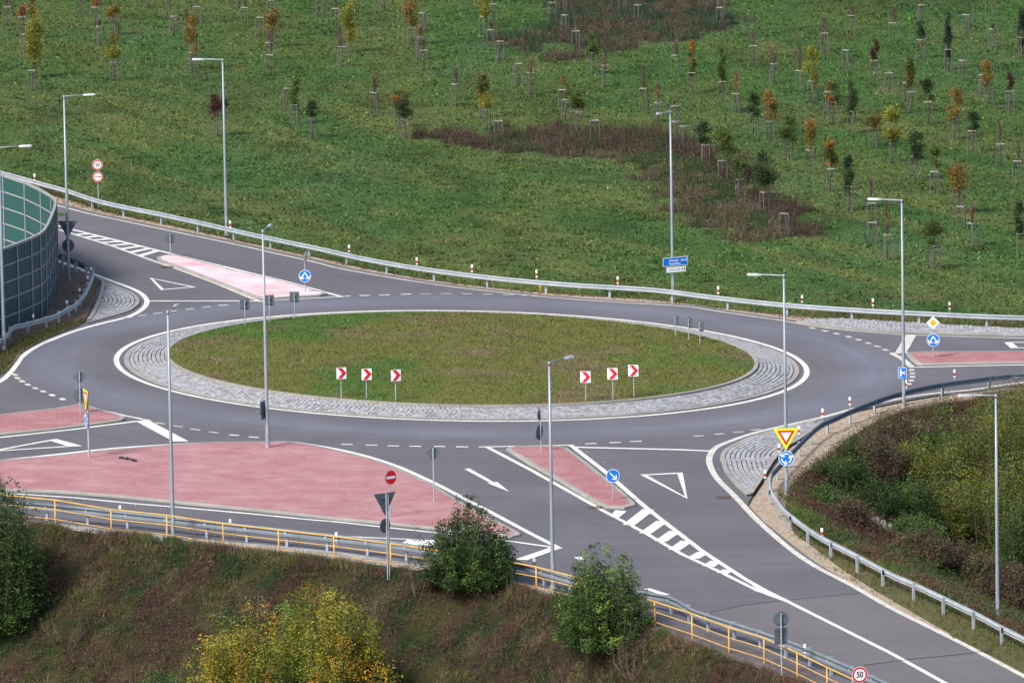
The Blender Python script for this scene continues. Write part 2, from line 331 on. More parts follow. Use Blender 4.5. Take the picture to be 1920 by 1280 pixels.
# ------------------------------------------------------------------ terrain sheet
LEFTG = [tuple(p) for p in plan('X -420 330 -100 396 0 446 60 478 112 497 150 507 A4 470 345 520 366 565 392 X 180 541 176 566 165 592 157 606 140 615 110 626 80 638 60 650 40 663 28 680 14 697 -30 716 -200 770 -420 800')]
PATCH1 = [tuple(p) for p in plan('X 790 243 900 240 1040 246 1240 250 1300 262 1360 305 1420 345 1480 392 1530 440 1500 458 1400 455 1320 430 1270 395 1240 360 1200 325 1160 292 1050 280 930 275 860 262 800 258')]
PATCH2 = [tuple(p) for p in plan('X 940 70 1040 40 1040 -120 1340 -120 1345 15 1385 35 1370 60 1290 78 1180 92 1060 96 950 92')]
def turf(x, y):
    """natural colour of the turf at (x,y)"""
    x = np.asarray(x, float); y = np.asarray(y, float)
    a = fbm(x, y*.35, 5.0, 1, 4); b = fbm(x*.8+y*.5, y*.4, 9.0, 11, 3); c = fbm(x, y, 1.1, 21, 2)
    g = np.array([.046, .098, .025]); ol = np.array([.078, .104, .030]); bl = np.array([.052, .102, .040]); br = np.array([.14, .115, .06])
    t = (sm(a*.55+b*.45-.10*sm(x, 0, 30), .36, .64)*.85)[..., None]; col = g*(1-t)+ol*t
    t = (sm(fbm(x, y*.4, 6., 31, 3), .5, .8)*.5)[..., None]; col = col*(1-t)+bl*t
    t = (sm(fbm(x, y*.5, 2.2, 41, 3), .66, .88)*.4)[..., None]; col = col*(1-t)+br*t
    al = .47*x-.88*y; ac = .88*x+.47*y; mow = fbm(al*.12, ac, 2.6, 55, 3); wz = 1-sm(y, 85, 120)
    t = (sm(mow, .42, .66)*wz*.75)[..., None]; col = col*(1-t)+np.array([.098, .118, .036])*t; t = (sm(fbm(al*.12, ac, 2.2, 58, 3), .56, .74)*wz*.55)[..., None]; col = col*(1-t)+np.array([.034, .078, .022])*t
    col = col*(1-.24*sm(fbm(x*.6, y*.35, 1.7, 51, 4), .48, .74))[..., None]*(.80+.40*fbm(x, y*.6, .45, 22, 2))[..., None]
    return col
def island_turf(x, y):
    ol = np.array([.122, .130, .038]); g = np.array([.064, .130, .028]); br = np.array([.155, .125, .068])
    t = (sm(fbm(x, y*.5, 4.5, 61, 3)+.36*sm(-x, -2, 10)*sm(y, -4, 8), .46, .74)*.85)[..., None]; col = ol*(1-t)+g*t
    t = (sm(fbm(x, y*.7, 2.0, 71, 3)+.13*sm(-y, 2, 12), .58, .78)*.8)[..., None]; return (col*(1-t)+br*t)*(.8+.4*fbm(x, y, .6, 72, 2))[..., None]
def bank(x, y):
    a = fbm(x, y, 1.8, 81, 4); c = fbm(x, y, .45, 93, 2)
    br = np.array([.095, .062, .042]); gn = np.array([.036, .062, .024]); pu = np.array([.070, .040, .036]); st = np.array([.16, .125, .070]); ol = np.array([.085, .088, .032])
    t = (sm(a*.6+c*.4, .44, .58))[..., None]; col = br*(1-t)+ol*t
    t = (sm(fbm(x, y, 1.0, 83, 3)*.55+c*.45, .50, .62)*.9)[..., None]; col = col*(1-t)+gn*t
    t = (sm(fbm(x, y, .9, 85, 3)*.55+fbm(x, y, .35, 86, 2)*.45, .54, .66)*.7)[..., None]; col = col*(1-t)+pu*t
    t = (sm(fbm(x, y, .7, 91, 3), .56, .76)*.7)[..., None]; return (col*(1-t)+st*t)*.9
xs = np.concatenate([[-3000, -1200, -500, -200, -100, -70, -55], np.arange(-45, 46, .6), [55, 70, 100, 200, 500, 1200, 3000]])
ys = np.concatenate([[-3000, -1500, -900, -500, -300, -200, -140], np.arange(-110, -20, .5), np.arange(-20, 40, 1.0), np.arange(40, 215, .9), [230, 260, 320, 450, 700, 1200, 3000]])
XX, YY = np.meshgrid(xs, ys); DD = drops(XX, YY); ZZ = HG(XX, YY)
ZZ = ZZ - .03*(DD <= 0) - .02
ZZ = ZZ + (fbm(XX, YY, 14, 3)-.5)*.5*sm(YY, 34, 60)                  # gentle undulation far out in the field
CC = turf(XX, YY); tb = sm(np.interp(XX, FX, FY)-YY, -3., -.2)[..., None]; tb2 = np.clip(sm(DD, .02, .4), 0, 1)[..., None]; tb = np.maximum(tb, tb2); CC = CC*(1-tb)+bank(XX, YY)*.42*tb  # bank soil colour darkened to put shade into the gaps between weeds
PJ = lambda x, y: (x+(fbm(x, y, 1.5, 5, 3)-.5)*4.5, y+(fbm(x, y, 3, 6, 3)-.5)*14)
fl = inpoly(*PJ(XX.ravel(), YY.ravel()), PATCH1) | inpoly(*PJ(XX.ravel(), YY.ravel()), PATCH2); fl = fl.reshape(XX.shape)[..., None]
CC = np.where(fl, np.array([.05, .038, .028]), CC); vg = (sm(-YY, 6, 12)*sm(XX, 10, 14)*(DD <= .02)*.7)[..., None]; CC = CC*(1-vg)+np.array([.11, .09, .045])*vg
nx, ny = len(xs), len(ys); me = bpy.data.meshes.new('ground'); idx = np.arange(nx*ny).reshape(ny, nx)
me.from_pydata(np.stack([XX.ravel(), YY.ravel(), ZZ.ravel()], 1).tolist(), [], np.stack([idx[:-1, :-1].ravel(), idx[:-1, 1:].ravel(), idx[1:, 1:].ravel(), idx[1:, :-1].ravel()], 1).tolist())
at_ = me.attributes.new('Col', 'FLOAT_COLOR', 'POINT'); cc = np.ones((nx*ny, 4), np.float32); cc[:, :3] = CC.reshape(-1, 3); at_.data.foreach_set('color', cc.ravel())
me.polygons.foreach_set('use_smooth', [True]*len(me.polygons)); me.materials.append(GROUND); tag(link('ground', me), kind='structure')
def Zf(x, y): return HG(x, y)-.05+(fbm(x, y, 14, 3)-.5)*.5*sm(y, 34, 60)

sheet('road', asph_poly, 0.0, ASPH)
# verge of gravel and dry soil between the asphalt and the far guard rail
verge = [tuple(p) for p in offset(farp, .55, False)] + [tuple(p) for p in offset(railp, .2, False)][::-1]
vb = MB()
fo = offset(farp, .55, False)
rx = np.array([p[0] for p in railp]); ry = np.array([p[1] for p in railp])
for i in range(len(fo)-1):
    a, b = fo[i], fo[i+1]; ya = np.interp(a[0], rx, ry)+.3; yb = np.interp(b[0], rx, ry)+.3
    q = [(a[0], a[1]), (b[0], b[1]), (b[0], max(yb, b[1]+.4)), (a[0], max(ya, a[1]+.4))]
    vb.face([(x, y, G(x, y)-.008) for x, y in q])
tag(vb.build('gravel_verge', GRAV), kind='structure')
lg = MB(); lg.prism(LEFTG, lambda x, y: G(x, y)-.02, lambda x, y: G(x, y)+.06); tag(lg.build('gravel_bed', GRAVD), kind='structure')
# gravel shoulder around the right-hand corner
RG = [tuple(p) for p in plan('X 2600 806 1920 724 1850 728 1747 745 1680 757 1613 771 1560 788 1510 815 1470 850 1440 892 1412 935 1405 948 1440 985 1490 1028 1545 1063 1612 1103 1680 1140 1730 1165 1780 1190 1782 1187 1740 1164 1690 1135 1625 1096 1570 1060 1540 1036 1490 1000 1472 960 1478 915 1510 885 1545 862 1600 815 1650 786 1720 765 1800 752 1920 738 2600 830')]
gb = MB(); gb.face([(x, y, G(x, y)-.012) for x, y in ccw(RG)]); tag(gb.build('gravel_shoulder', GRAV), kind='structure')
# concrete strip and walkway along the near road edge
CS = [tuple(p) for p in plan('B1 -300 375 180 420 600 470 1000 512 1400 548 1808 588 B2 450 660 900 733 1130 798 1400 880 1500 915 1500 946 1130 826 830 756 480 695 0 630 B1 1300 582 900 536 600 500 180 447 -300 425')]
sheet('concrete_strip', CS, .012, CONC)
WK = [tuple(p) for p in plan('B2 1500 915 1808 992 B3 120 1015 350 1092 600 1190 850 1300 1100 1410 1050 1440 700 1312 500 1238 250 1150 0 1060 B2 1500 948')]
sheet('walkway', WK, .016, mat('walkway_asphalt', (.12, .10, .10), .9, 0, var=.25, vs=.8, var2=.2, vs2=8))
sheet('weathered_road_surface', plan('B3 140 905 330 868 560 840 760 822 945 802 1200 930 1600 1140 2300 1500 X 2100 1600 1700 1640 1560 1420 B3 900 1290 700 1190 450 1060 330 990'), .004, ASPHL)

# ------------------------------------------------------------------ road markings: one object, painted sheets
mk = MB()
def ribbon(P, wd, dz=.010, m=0, b=None, dash=None):
    b = b or mk; P = [np.array(p, float) for p in P]; A = offset(P, wd/2, False); B = offset(P, -wd/2, False)
    for i in range(len(P)-1):
        b.face([(*B[i], G(*B[i])+dz), (*B[i+1], G(*B[i+1])+dz), (*A[i+1], G(*A[i+1])+dz), (*A[i], G(*A[i])+dz)], m)
def rl(s, wd=.25, sm_=0, m=0, dz=.010): ribbon(plan(s, sm_), wd, dz, m)
def quad(s, m=0, dz=.010): mk.face([(x, y, G(x, y)+dz) for x, y in ccw([tuple(p) for p in plan(s)])], m)
ribbon(farp, .2, .010, 1); ribbon(exitp, .30, .010, 1)
# left arm
rl('A4 330 70 420 95 900 212 1100 262 1300 310 1600 382 1925 470', .26); rl('A4 330 92 640 187 840 260 1000 314 1200 388 1400 472 1470 498', .26, m=1)
for u, l in zip((505, 560, 622, 680, 735, 790, 842, 890), (430, 480, 528, 575, 628, 680, 732, 785)):
    fu = 95+(u-420)*.2437; fl_ = 90+(l-330)*.3065 if l < 640 else 187+(l-640)*.365
    rl(f'A4 {u} {fu:.1f} {l} {fl_:.1f}', .42, dz=.014)
rl('A4 838 494 1470 494', .28, dz=.018); rl('A4 1465 494 1700 481 1919 470 A5 50 465', .16, dz=.018)
def tri(s, wd, m=0):
    P = [tuple(p) for p in ccw([tuple(q) for q in plan(s)])]; Q = offset(P, wd); n = len(P)
    for i in range(n): j = (i+1) % n; mk.face([(*P[i], G(*P[i])+.010), (*P[j], G(*P[j])+.010), (*Q[j], G(*Q[j])+.010), (*Q[i], G(*Q[i])+.010)], m)
tri('A4 840 362 1103 415 905 432', .2); tri('X 1200 889.5 1280 885.5 1289 935', .26)
LEFT_LINE = plan('X -80 404 A4 200 220 330 270 520 340 640 385 740 422 795 452 822 482 826 502 808 532 765 562 700 588 560 622 420 662 300 707 210 747 130 800 92 850 60 892 0 945 -150 1010', 4)
ribbon(LEFT_LINE, .28, .010, 0)
def dashes(s, dx, dy, wd=.22, m=0):
    for x, y in px(s):
        P = [at(x-dx/2, y-dy/2)[:2], at(x+dx/2, y+dy/2)[:2]]; ribbon(P, wd, .010, m)
dashes('A4 720 587', 16, -3, m=1); dashes('A4 800 574 888 562 970 549 1067 538 1160 527', 16, -1.6, .2, 1); dashes('A4 1255 517', 19, -1, .2); dashes('A4 1365 508', 15, -.6, .2, 1)
dashes('A5 132 462 244 459 363 455', 19.5, -.6, .22); dashes('A5 475 453 590 452 707 453 825 455 940 458 1050 462', 19.5, .2, .18, 1)
for x, y in px('A4 82 907 97 926 123 944 155 963 198 983 242 1001 292 1022 350 1044'): mk.face([(*at(x+a, y+b)[:2], G(*at(x+a, y+b)[:2])+.01) for a, b in ((-7, -1.6), (3, -1.8), (8, 1.6), (-2, 2.0))], 0 if y > 736 else 1)
rl('A4 -400 1215 0 1152 200 1124 330 1099 440 1074 560 1103 700 1136 845 1166', .2); rl('A4 -400 1300 0 1260 400 1216 760 1170 845 1166', .25, dz=.014)
quad('A4 765 1170 835 1163 1062 1283 975 1283', dz=.018)
dashes('A4 900 1180 1000 1197 1098 1215 1200 1231', 18, 2.4, .2, 1); dashes('A4 1315 1246 1428 1258', 19, 1.4, .22)
dashes('B2 30 17 160 21 275 25 392 27', 22, .5, .2); dashes('B2 518 28 640 30', 23, .2, .22)
rl('Q -700 1155 -100 1040 240 978 295 965', .2, m=0); quad('Q 238 985 300 958 622 1046 440 1050'); rl('Q 622 1047 -100 1092 -700 1130', .2, dz=.014)
rl('B1 -300 145 0 103 300 70 600 38 900 18 1130 8 1400 4 1540 5 1640 17 B2 0 47 150 84 300 134 400 178 500 225 620 287 800 380 1000 487 1160 568', .27, 3)
rl('B1 -300 262 100 280 400 300 700 330 1000 355 1300 382 1600 412 1808 430 B2 250 458 470 481 870 526 1150 566', .25, dz=.014)
rl('B2 -60 500 0 503 200 512 420 522', .2); quad('B2 300 552 355 518 560 527 420 570')
quad('B2 915 628 1110 562 1165 567 985 630', dz=.018)
quad('AR 728 634 800 622 1165 829 1070 842 1115 838 1400 974 1215 825 1165 829') if False else None
quad('AR 728 634 800 622 1165 828 1110 840'); quad('AR 1070 843 1216 824 1400 974')
rl('B2 728 31 1000 26 1230 21', .2, dz=.014); rl('B2 1225 32 1808 46 B3 155 53', .3, dz=.014)
rl('B2 770 30 1000 150 1400 375 1600 480 1808 600 B3 200 692 400 792 560 850 800 970 1100 1120 1400 1285 1600 1400', .24)
rl('B2 1215 22 1400 165 1600 340 1700 420 1808 503 B3 100 580 200 645 330 730 440 792 560 850', .26, dz=.018)
quad('B2 1422 398 1452 366 1512 372 1462 412', dz=.022)
for a in ('B2 1628 362 1520 446', 'B2 1700 425 1608 490', 'B2 1768 478 1690 532', 'B3 22 530 -45 577', 'B3 108 590 55 622', 'B3 178 636 135 664', 'B3 245 682 208 700'): rl(a, .55, dz=.022)
quad('B3 345 742 450 800 560 852 400 792', dz=.024)
dashes('A6 90 1251 206 1240 313 1229 412 1216', 19, -1.3, .2, 1); dashes('B2 1322 13 1450 7 1560 1', 21, -.8, .2)
for x, y in px('A6 730 645 802 661 867 677 934 694 990 711 1045 730 1095 748 1142 768'): mk.face([(*at(x+a, y+b)[:2], G(*at(x+a, y+b)[:2])+.01) for a, b in ((-9, -1.3), (1, -1.4), (8, 1.3), (-2, 1.4))], 1)
quad('A6 1255 683 1314 685 1258 784 1193 786', m=1, dz=.014); rl('A6 1165 785 1400 783 2600 779', .22, dz=.010); rl('A6 1178 789 1230 815 1290 866', .34, m=1, dz=.014); rl('A6 1275 866 1600 858 1919 852 2600 838', .2)
for x, y in px('A6 1288 881 1292 900 1293 919 1286 940 1272 959'): mk.face([(*at(x+a, y+b)[:2], G(*at(x+a, y+b)[:2])+.01) for a, b in ((-5.5, -1.6), (4, -1.7), (5.5, 1.5), (-4.5, 1.7))], 1)
quad('A6 1808 725 1850 724 1890 757 1845 758'); rl('A6 1830 726 2500 727', .2, dz=.014); rl('A6 1860 756 2500 756', .2, dz=.014)
rl('X 1212 1103 1250 1115', .34); rl('X 1082 1044 1092 1049', .34); 
# ring line round the central island
for (r0, r1, m) in ((17.14, 17.41, 0),):
    for k in range(160):
        a, b = 2*math.pi*k/160, 2*math.pi*(k+1)/160
        q = [(r*math.cos(t), r*math.sin(t)) for r, t in ((r0, a), (r1, a), (r1, b), (r0, b))]; mk.face([(x, y, G(x, y)+.010) for x, y in q], m)
tag(mk.build('road_markings', [LINE, LINEW]), kind='structure')
# seam and cracks
cr = MB(); ribbon(plan('B3 960 1186 1200 1155 1400 1135 1590 1112 1640 1098', 4), .09, .012, 0, cr); ribbon(plan('B3 140 905 330 868 560 840 760 822 945 802', 3), .05, .012, 0, cr)
tag(cr.build('road_seams', mat('tar', (.03, .03, .032), .6)), kind='structure')

# ------------------------------------------------------------------ setts
class Setts:
    def __init__(s): s.V = []; s.C = []
    def add(s, c, u, v, hw, hl, z, hgt=.05):
        # c centre xy, u along row, v across
        j = lambda: random.uniform(-.012, .012); g = random.uniform(.9, 1.0)
        B = [c+u*(a*hl)+v*(b*hw) for a, b in ((-1, -1), (1, -1), (1, 1), (-1, 1))]; T = [c+(p-c)*.86+np.array([j(), j()]) for p in B]
        h = hgt*random.uniform(.8, 1.15); z0 = [z(*p) for p in B]; zt = [z(*p)+h for p in T]
        b3 = [(*p, q) for p, q in zip(B, z0)]; t3 = [(*p, q) for p, q in zip(T, zt)]
        col = np.array([.31, .315, .335])*random.choice((.72, .85, .95, 1, 1.05, 1.15))*np.array([random.uniform(.97, 1.04), 1, random.uniform(.96, 1.04)])
        for q in ([t3[0], t3[1], t3[2], t3[3]], [b3[0], b3[1], t3[1], t3[0]], [b3[1], b3[2], t3[2], t3[1]], [b3[2], b3[3], t3[3], t3[2]], [b3[3], b3[0], t3[0], t3[3]]):
            s.V += q; s.C.append(col)
    def build(s, name, parent=None): return np_mesh(name, np.array(s.V), 4, np.array(s.C), STONE, parent)
RI, RO_ = 14.87, 16.62; APR = .2
def zap(x, y):
    r = math.hypot(x, y); return G(x, y)+.035+APR*max(0, min(1, (RO_-r)/(RO_-RI)))
def ring(b, r0, r1, z0, z1, n=180, m=0, off=0):
    for k in range(n):
        a, c = 2*math.pi*k/n, 2*math.pi*(k+1)/n
        P = [(r*math.cos(t), r*math.sin(t), z) for r, z, t in ((r0, z0, a), (r1, z1, a), (r1, z1, c), (r0, z0, c))]; b.face([(x, y, G(x, y)+z) for x, y, z in P], m)
S = Setts(); nrow = 8; dr = (RO_-RI)/nrow
for i in range(nrow):
    r = RI+dr*(i+.5); n = int(2*math.pi*r/.235)
    o = random.random()
    for k in range(n):
        t = 2*math.pi*(k+o)/n+random.uniform(-.0012, .0012); u = np.array([-math.sin(t), math.cos(t)]); v = np.array([math.cos(t), math.sin(t)])
        rr = r+.035*math.sin(t*23+i*.4)*0+random.uniform(-.012, .012)
        S.add(v*rr, u, v, dr/2-.018, math.pi*r/n-.007, zap, .045)
tag(S.build('cobbled_apron'), kind='structure')
jb = MB(); ring(jb, RI-.02, RO_+.02, .03+APR, .035); tag(jb.build('apron_bedding', JOINT), kind='structure')
kb = MB()
def kerb_ring(b, r0, r1, zb0, zb1, zt, n=100):
    for k in range(n):
        a, c = 2*math.pi*(k+.012)/n, 2*math.pi*(k+.988)/n
        for j in range(3):
            p, q = a+(c-a)*j/3, a+(c-a)*(j+1)/3
            def P(r, t, z): x, y = r*math.cos(t), r*math.sin(t); return (x, y, G(x, y)+z)
            b.face([P(r0, p, zt), P(r1, p, zt), P(r1, q, zt), P(r0, q, zt)]); b.face([P(r1, p, zt), P(r1, p, zb1), P(r1, q, zb1), P(r1, q, zt)])
            b.face([P(r0, p, zb0), P(r0, p, zt), P(r0, q, zt), P(r0, q, zb0)])
        for t in (a, c): b.face([P(r0, t, zb0), P(r1, t, zb1), P(r1, t, zt), P(r0, t, zt)])
kerb_ring(kb, 16.64, 16.90, 0, 0, .05, 104); kerb_ring(kb, 14.66, 14.86, .1, .15, .2+.035+.14, 92); tag(kb.build('kerb', KERB), kind='structure')
# raised turf island
def zis(x, y):
    r = np.hypot(x, y); return G(x, y)+.345+.22*(1-(r/14.7)**2)
ib = MB(); nr, na = 34, 96; V = []; Fc = []
for i in range(nr+1):
    for k in range(na): r = 14.68*i/nr; t = 2*math.pi*k/na; x, y = r*math.cos(t), r*math.sin(t); V.append((x, y, float(zis(x, y))))
for i in range(nr):
    for k in range(na): Fc.append((i*na+k, (i+1)*na+k, (i+1)*na+(k+1) % na, i*na+(k+1) % na))
ib.mesh(V, Fc); io = ib.build('central_island', GROUND); a_ = io.data.attributes.new('Col', 'FLOAT_COLOR', 'POINT'); vv = np.array([v.co for v in io.data.vertices]); c4 = np.ones((len(vv), 4), np.float32); c4[:, :3] = island_turf(vv[:, 0], vv[:, 1])*.9; a_.data.foreach_set('color', c4.ravel()); tag(io, kind='structure')

def apron(name, outer, poly, rows, zoff=.05, back=None):
    """setts in rows parallel to the outer curve, clipped to a polygon, with a kerb along the curve"""
    O = [np.array(p) for p in outer]; P = ccw([tuple(p) for p in poly]); s = Setts(); ctr = np.mean(np.array(P), 0)
    side = 1 if np.dot(ctr-O[len(O)//2], offset(O, 1, False)[len(O)//2]-O[len(O)//2]) > 0 else -1
    k = MB(); A = O; B = offset(O, side*.22, False); z = lambda x, y: G(x, y)+zoff
    for i in range(len(O)-1):
        q = [A[i], A[i+1], B[i+1], B[i]]; k.face([(*p, z(*p)+.03) for p in q]); k.face([(*A[i], G(*A[i])), (*A[i+1], G(*A[i+1])), (*A[i+1], z(*A[i+1])+.03), (*A[i], z(*A[i])+.03)])
    tag(k.build('kerb', KERB), kind='structure')
    bd = MB(); bd.face([(*p, z(*p)) for p in P]); tag(bd.build('apron_bedding', JOINT), kind='structure')
    for r in range(rows):
        C = offset(O, side*(.24+.115+.23*r), False); L = [0]
        for i in range(len(C)-1): L.append(L[-1]+np.linalg.norm(C[i+1]-C[i]))
        Cx = np.array([c[0] for c in C]); Cy = np.array([c[1] for c in C]); n = int(L[-1]/.235); o = random.random()
        tt = (np.arange(n)+o)*.235; X = np.interp(tt, L, Cx); Y = np.interp(tt, L, Cy); ok = inpoly(X, Y, P)
        for j in range(n-1):
            if ok[j]:
                u = np.array([X[j+1]-X[j], Y[j+1]-Y[j]]); nn = np.linalg.norm(u)
                if nn < .05: continue
                u /= nn; s.add(np.array([X[j], Y[j]]), u, np.array([-u[1], u[0]]), .097, .110, z, .045)
    tag(s.build(name), kind='structure')
oL = plan('A4 575 378 640 408 700 432 750 455 778 480 785 505 765 530 720 556 650 578 580 598 505 618', 5)
apron('cobbled_apron', oL, list(oL)+plan('A4 500 612 540 555 575 480 590 420 580 385'), 22)
bk = MB(); ribbon(plan('A4 498 610 520 580 550 520 572 460 582 400 570 375', 3), .2, .13, 0, bk); tag(bk.build('kerb', KERB), kind='structure')
oR = plan('A6 735 1168 600 1200 400 1255 X 1385 830 1357 846 1350 862 B3 205 110 215 150 240 190 280 235 340 290', 5)
apron('cobbled_apron', oR, list(oR)+plan('B3 355 285 420 200 470 120 540 40 X 1500 825 1535 800'), 30)
bk = MB(); ribbon(plan('B3 360 288 420 200 470 120 540 40 X 1500 825 1540 793', 3), .2, .13, 0, bk); tag(bk.build('kerb', KERB), kind='structure')
oT = plan('A6 640 612 800 636 960 655 1120 666 1300 674 1919 692 2600 704', 4)
apron('cobbled_apron', oT, list(oT)+plan('A6 2600 664 1919 655 1500 633 1200 615 900 598 700 602 650 604'), 40)

# ------------------------------------------------------------------ traffic islands (kerb + red block paving)
def island(name, s, m, kw=.26, smo=2, h=.11):
    P = ccw([tuple(p) for p in plan(s, smo, True)]); Q = ccw([tuple(q) for q in offset(P, kw)]); b = MB(); n = len(P); z = lambda p, d: (*p, G(*p)+d)
    Pi = offset(P, .05)
    for i in range(n):
        j = (i+1) % n; b.face([z(P[i], -.01), z(P[j], -.01), z(P[j], h-.03), z(P[i], h-.03)]); b.face([z(P[i], h-.03), z(P[j], h-.03), z(Pi[j], h), z(Pi[i], h)]); b.face([z(Pi[i], h), z(Pi[j], h), z(Q[j], h), z(Q[i], h)])
    tag(b.build(name+'_kerb', KERB), kind='structure'); b = MB(); b.face([z(q, h-.006) for q in Q]); tag(b.build(name+'_paving', m), kind='structure')
island('narrow_island', 'A4 880 256 905 246 980 238 1300 323 1620 396 1840 458 1800 468 1500 487 1440 480 1100 348 893 270', PAVEP, .2, 1)
island('left_island', 'A4 -500 1190 -200 1165 100 1128 300 1106 430 1083 480 1085 600 1120 690 1146 708 1158 680 1172 500 1197 300 1222 0 1252 -500 1300', PAVEW, .24, 1)
island('middle_island', 'B2 873 50 885 40 930 35 1150 33 1200 45 1300 118 1500 280 1555 332 1558 345 1500 360 1400 356 1340 330 1150 215 1000 130', PAVEW, .26, 1)
island('right_island', 'A6 1256 798 1270 790 1310 786 2500 781 2500 838 1900 846 1345 857 1310 850 1280 825', PAVEW, .24, 1)
island('large_island', 'B1 -300 150 0 110 300 84 600 51 900 27 1130 14 1400 11 1540 13 1660 28 1808 60 B2 150 98 300 150 400 195 500 245 600 308 760 398 900 468 945 492 948 503 900 513 700 492 470 467 250 443 0 421 B1 1500 387 1200 357 900 327 600 297 300 275 100 268 -300 255', PAVE, .24, 1)

# ------------------------------------------------------------------ guard rails, railing, barrier
def arclen(P): 
    L = [0.]
    for i in range(len(P)-1): L.append(L[-1]+float(np.linalg.norm(np.array(P[i+1])-np.array(P[i]))))
    return np.array(L)
def resample(P, L, s): return np.array([np.interp(s, L, [p[0] for p in P]), np.interp(s, L, [p[1] for p in P])])
def guard_rail(P, label, face, post_sp, height=.66, start=0., prof=None, endcap=True, rail2=False, bm=None, bs=1.):
    """face=+1: beam hangs on the left of travel of the posts"""
    P = [np.array(p) for p in P]; o0 = P[0]; base = thing('guard_rail', (o0[0], o0[1], zat(*o0)), label, 'guard rail')
    loc = np.array([o0[0], o0[1], zat(*o0)])
    C = offset(P, face*.13, False)
    pr = [(.0, .13), (.035, .112), (.04, .065), (-.03, .026), (-.035, 0), (-.03, -.026), (.04, -.065), (.035, -.112), (.0, -.13)]
    b = MB(); V = []
    for p, c in zip(P, C):
        n = (c-p)/np.linalg.norm(c-p)
        for a, z in pr: q = c+n*a*1.1*bs; V.append(np.array([q[0], q[1], G(*p)+height-.13*bs+z*bs])-loc)
    m = len(pr); V2 = [v+np.array([0, 0, .0]) for v in V]
    Fs = [(i*m+k, i*m+k+1, (i+1)*m+k+1, (i+1)*m+k) for i in range(len(P)-1) for k in range(m-1)]
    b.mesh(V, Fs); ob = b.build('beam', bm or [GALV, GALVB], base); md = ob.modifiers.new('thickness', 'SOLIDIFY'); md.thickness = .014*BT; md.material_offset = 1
    L = arclen(P); s = start; pb = None; n = 0
    while s < L[-1] and n < 98:
        q = resample(P, L, s); q2 = resample(P, L, min(s+.3, L[-1])); q1 = resample(P, L, max(s-.3, 0)); an = math.atan2(*(q2-q1)[::-1]); 
        if pb is None:
            bb = MB(); bb.box((0, 0, height/2-.32), (.11, .012, height+.60)); bb.box((-.055, .045, height/2-.32), (.01, .1, height+.60)); bb.box((.055, .045, height/2-.32), (.01, .1, height+.60)); bb.box((0, face*.07, height-.155), (.12, .12, .2))
            pb = bb.build('post', GALVD, base); me_ = pb.data
        else: pb = link('post', me_, base)
        pb.location = (q[0]-loc[0], q[1]-loc[1], G(*q)-loc[2]); pb.rotation_euler = (0, 0, an); s += post_sp; n += 1
    # bolts along the beam joints
    return base
guard_rail([p for p in railp if abs(p[0]) < 46], 'long steel guard rail along the far edge of the roundabout below the green field', -1, 3.55, .70, 1.2)
cornerp = plan('A4 -420 950 -150 850 0 775 60 705 120 690 200 668 297 640 360 605 413 575 467 512 492 460 512 405 505 378 466 357 420 335 330 300 200 255 0 180 -250 100', 4)
guard_rail(cornerp, 'steel guard rail bending round the gravel bed in front of the noise barrier', -1, 1.95, .68, .8)
rightp = plan('X 2500 750 2100 722 A6 1919 975 1772 985 1437 1030 1180 1088 988 1158 842 1222 722 1290 B3 483 215 455 255 452 325 485 385 537 450 690 565 884 668 1087 778 1196 825 1307 878 1418 932 1534 988 1645 1048 1767 1110 2100 1280', 4)
guard_rail(rightp, 'steel guard rail curving round the gravel corner and down the exit road, at the right', 1, 3.3, .70, 1.5)
frontp = plan('B1 -700 360 -300 380 -100 398 100 408 322 427 535 448 745 471 957 494 1168 518 1380 541 1585 564 1790 587 B2 190 611 400 640 600 672 800 706 955 733 1150 788 1400 858 1735 910 B3 65 982 205 1030 345 1075 480 1120 618 1168 745 1222 862 1272 985 1326 1300 1465', 3)
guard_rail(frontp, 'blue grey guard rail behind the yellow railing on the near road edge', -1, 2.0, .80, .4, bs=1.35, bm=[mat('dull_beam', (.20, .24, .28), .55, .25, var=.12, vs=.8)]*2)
def railing(P, label):
    P = [np.array(p) for p in P]; loc = np.array([*P[0], G(*P[0])]); base = thing('yellow_railing', loc, label, 'railing'); H = 1.08
    for nm, h, r in (('handrail', H, .034), ('mid_rail', H*.60, .022), ('lower_rail', H*.2, .02)):
        b = MB(); b.tube([np.array([*p, G(*p)+h])-loc for p in P], r, 8); b.build(nm, RAILY, base, smooth=True)
    return base, loc, H
rp = plan('X -150 962 0 972 104 982 209 1000 314 1011 419 1027 523 1039 627 1051 733 1065 840 1081 925 1094 1006 1109 1082 1129 1155 1152 1228 1175 1298 1198 1367 1224 1433 1244 1495 1272 1551 1300 1640 1342 1720 1380')
rb, rloc, rH = railing(rp, 'yellow three bar pedestrian railing along the top of the near embankment')
pm = MB(); pm.tube([(0, 0, -.6), (0, 0, rH)], .033, 8); pm = pm.build('post', RAILY, rb, smooth=True); first = True
for p in rp:
    o = pm if first else link('post', pm.data, rb); first = False; o.location = (p[0]-rloc[0], p[1]-rloc[1], G(*p)-rloc[2])

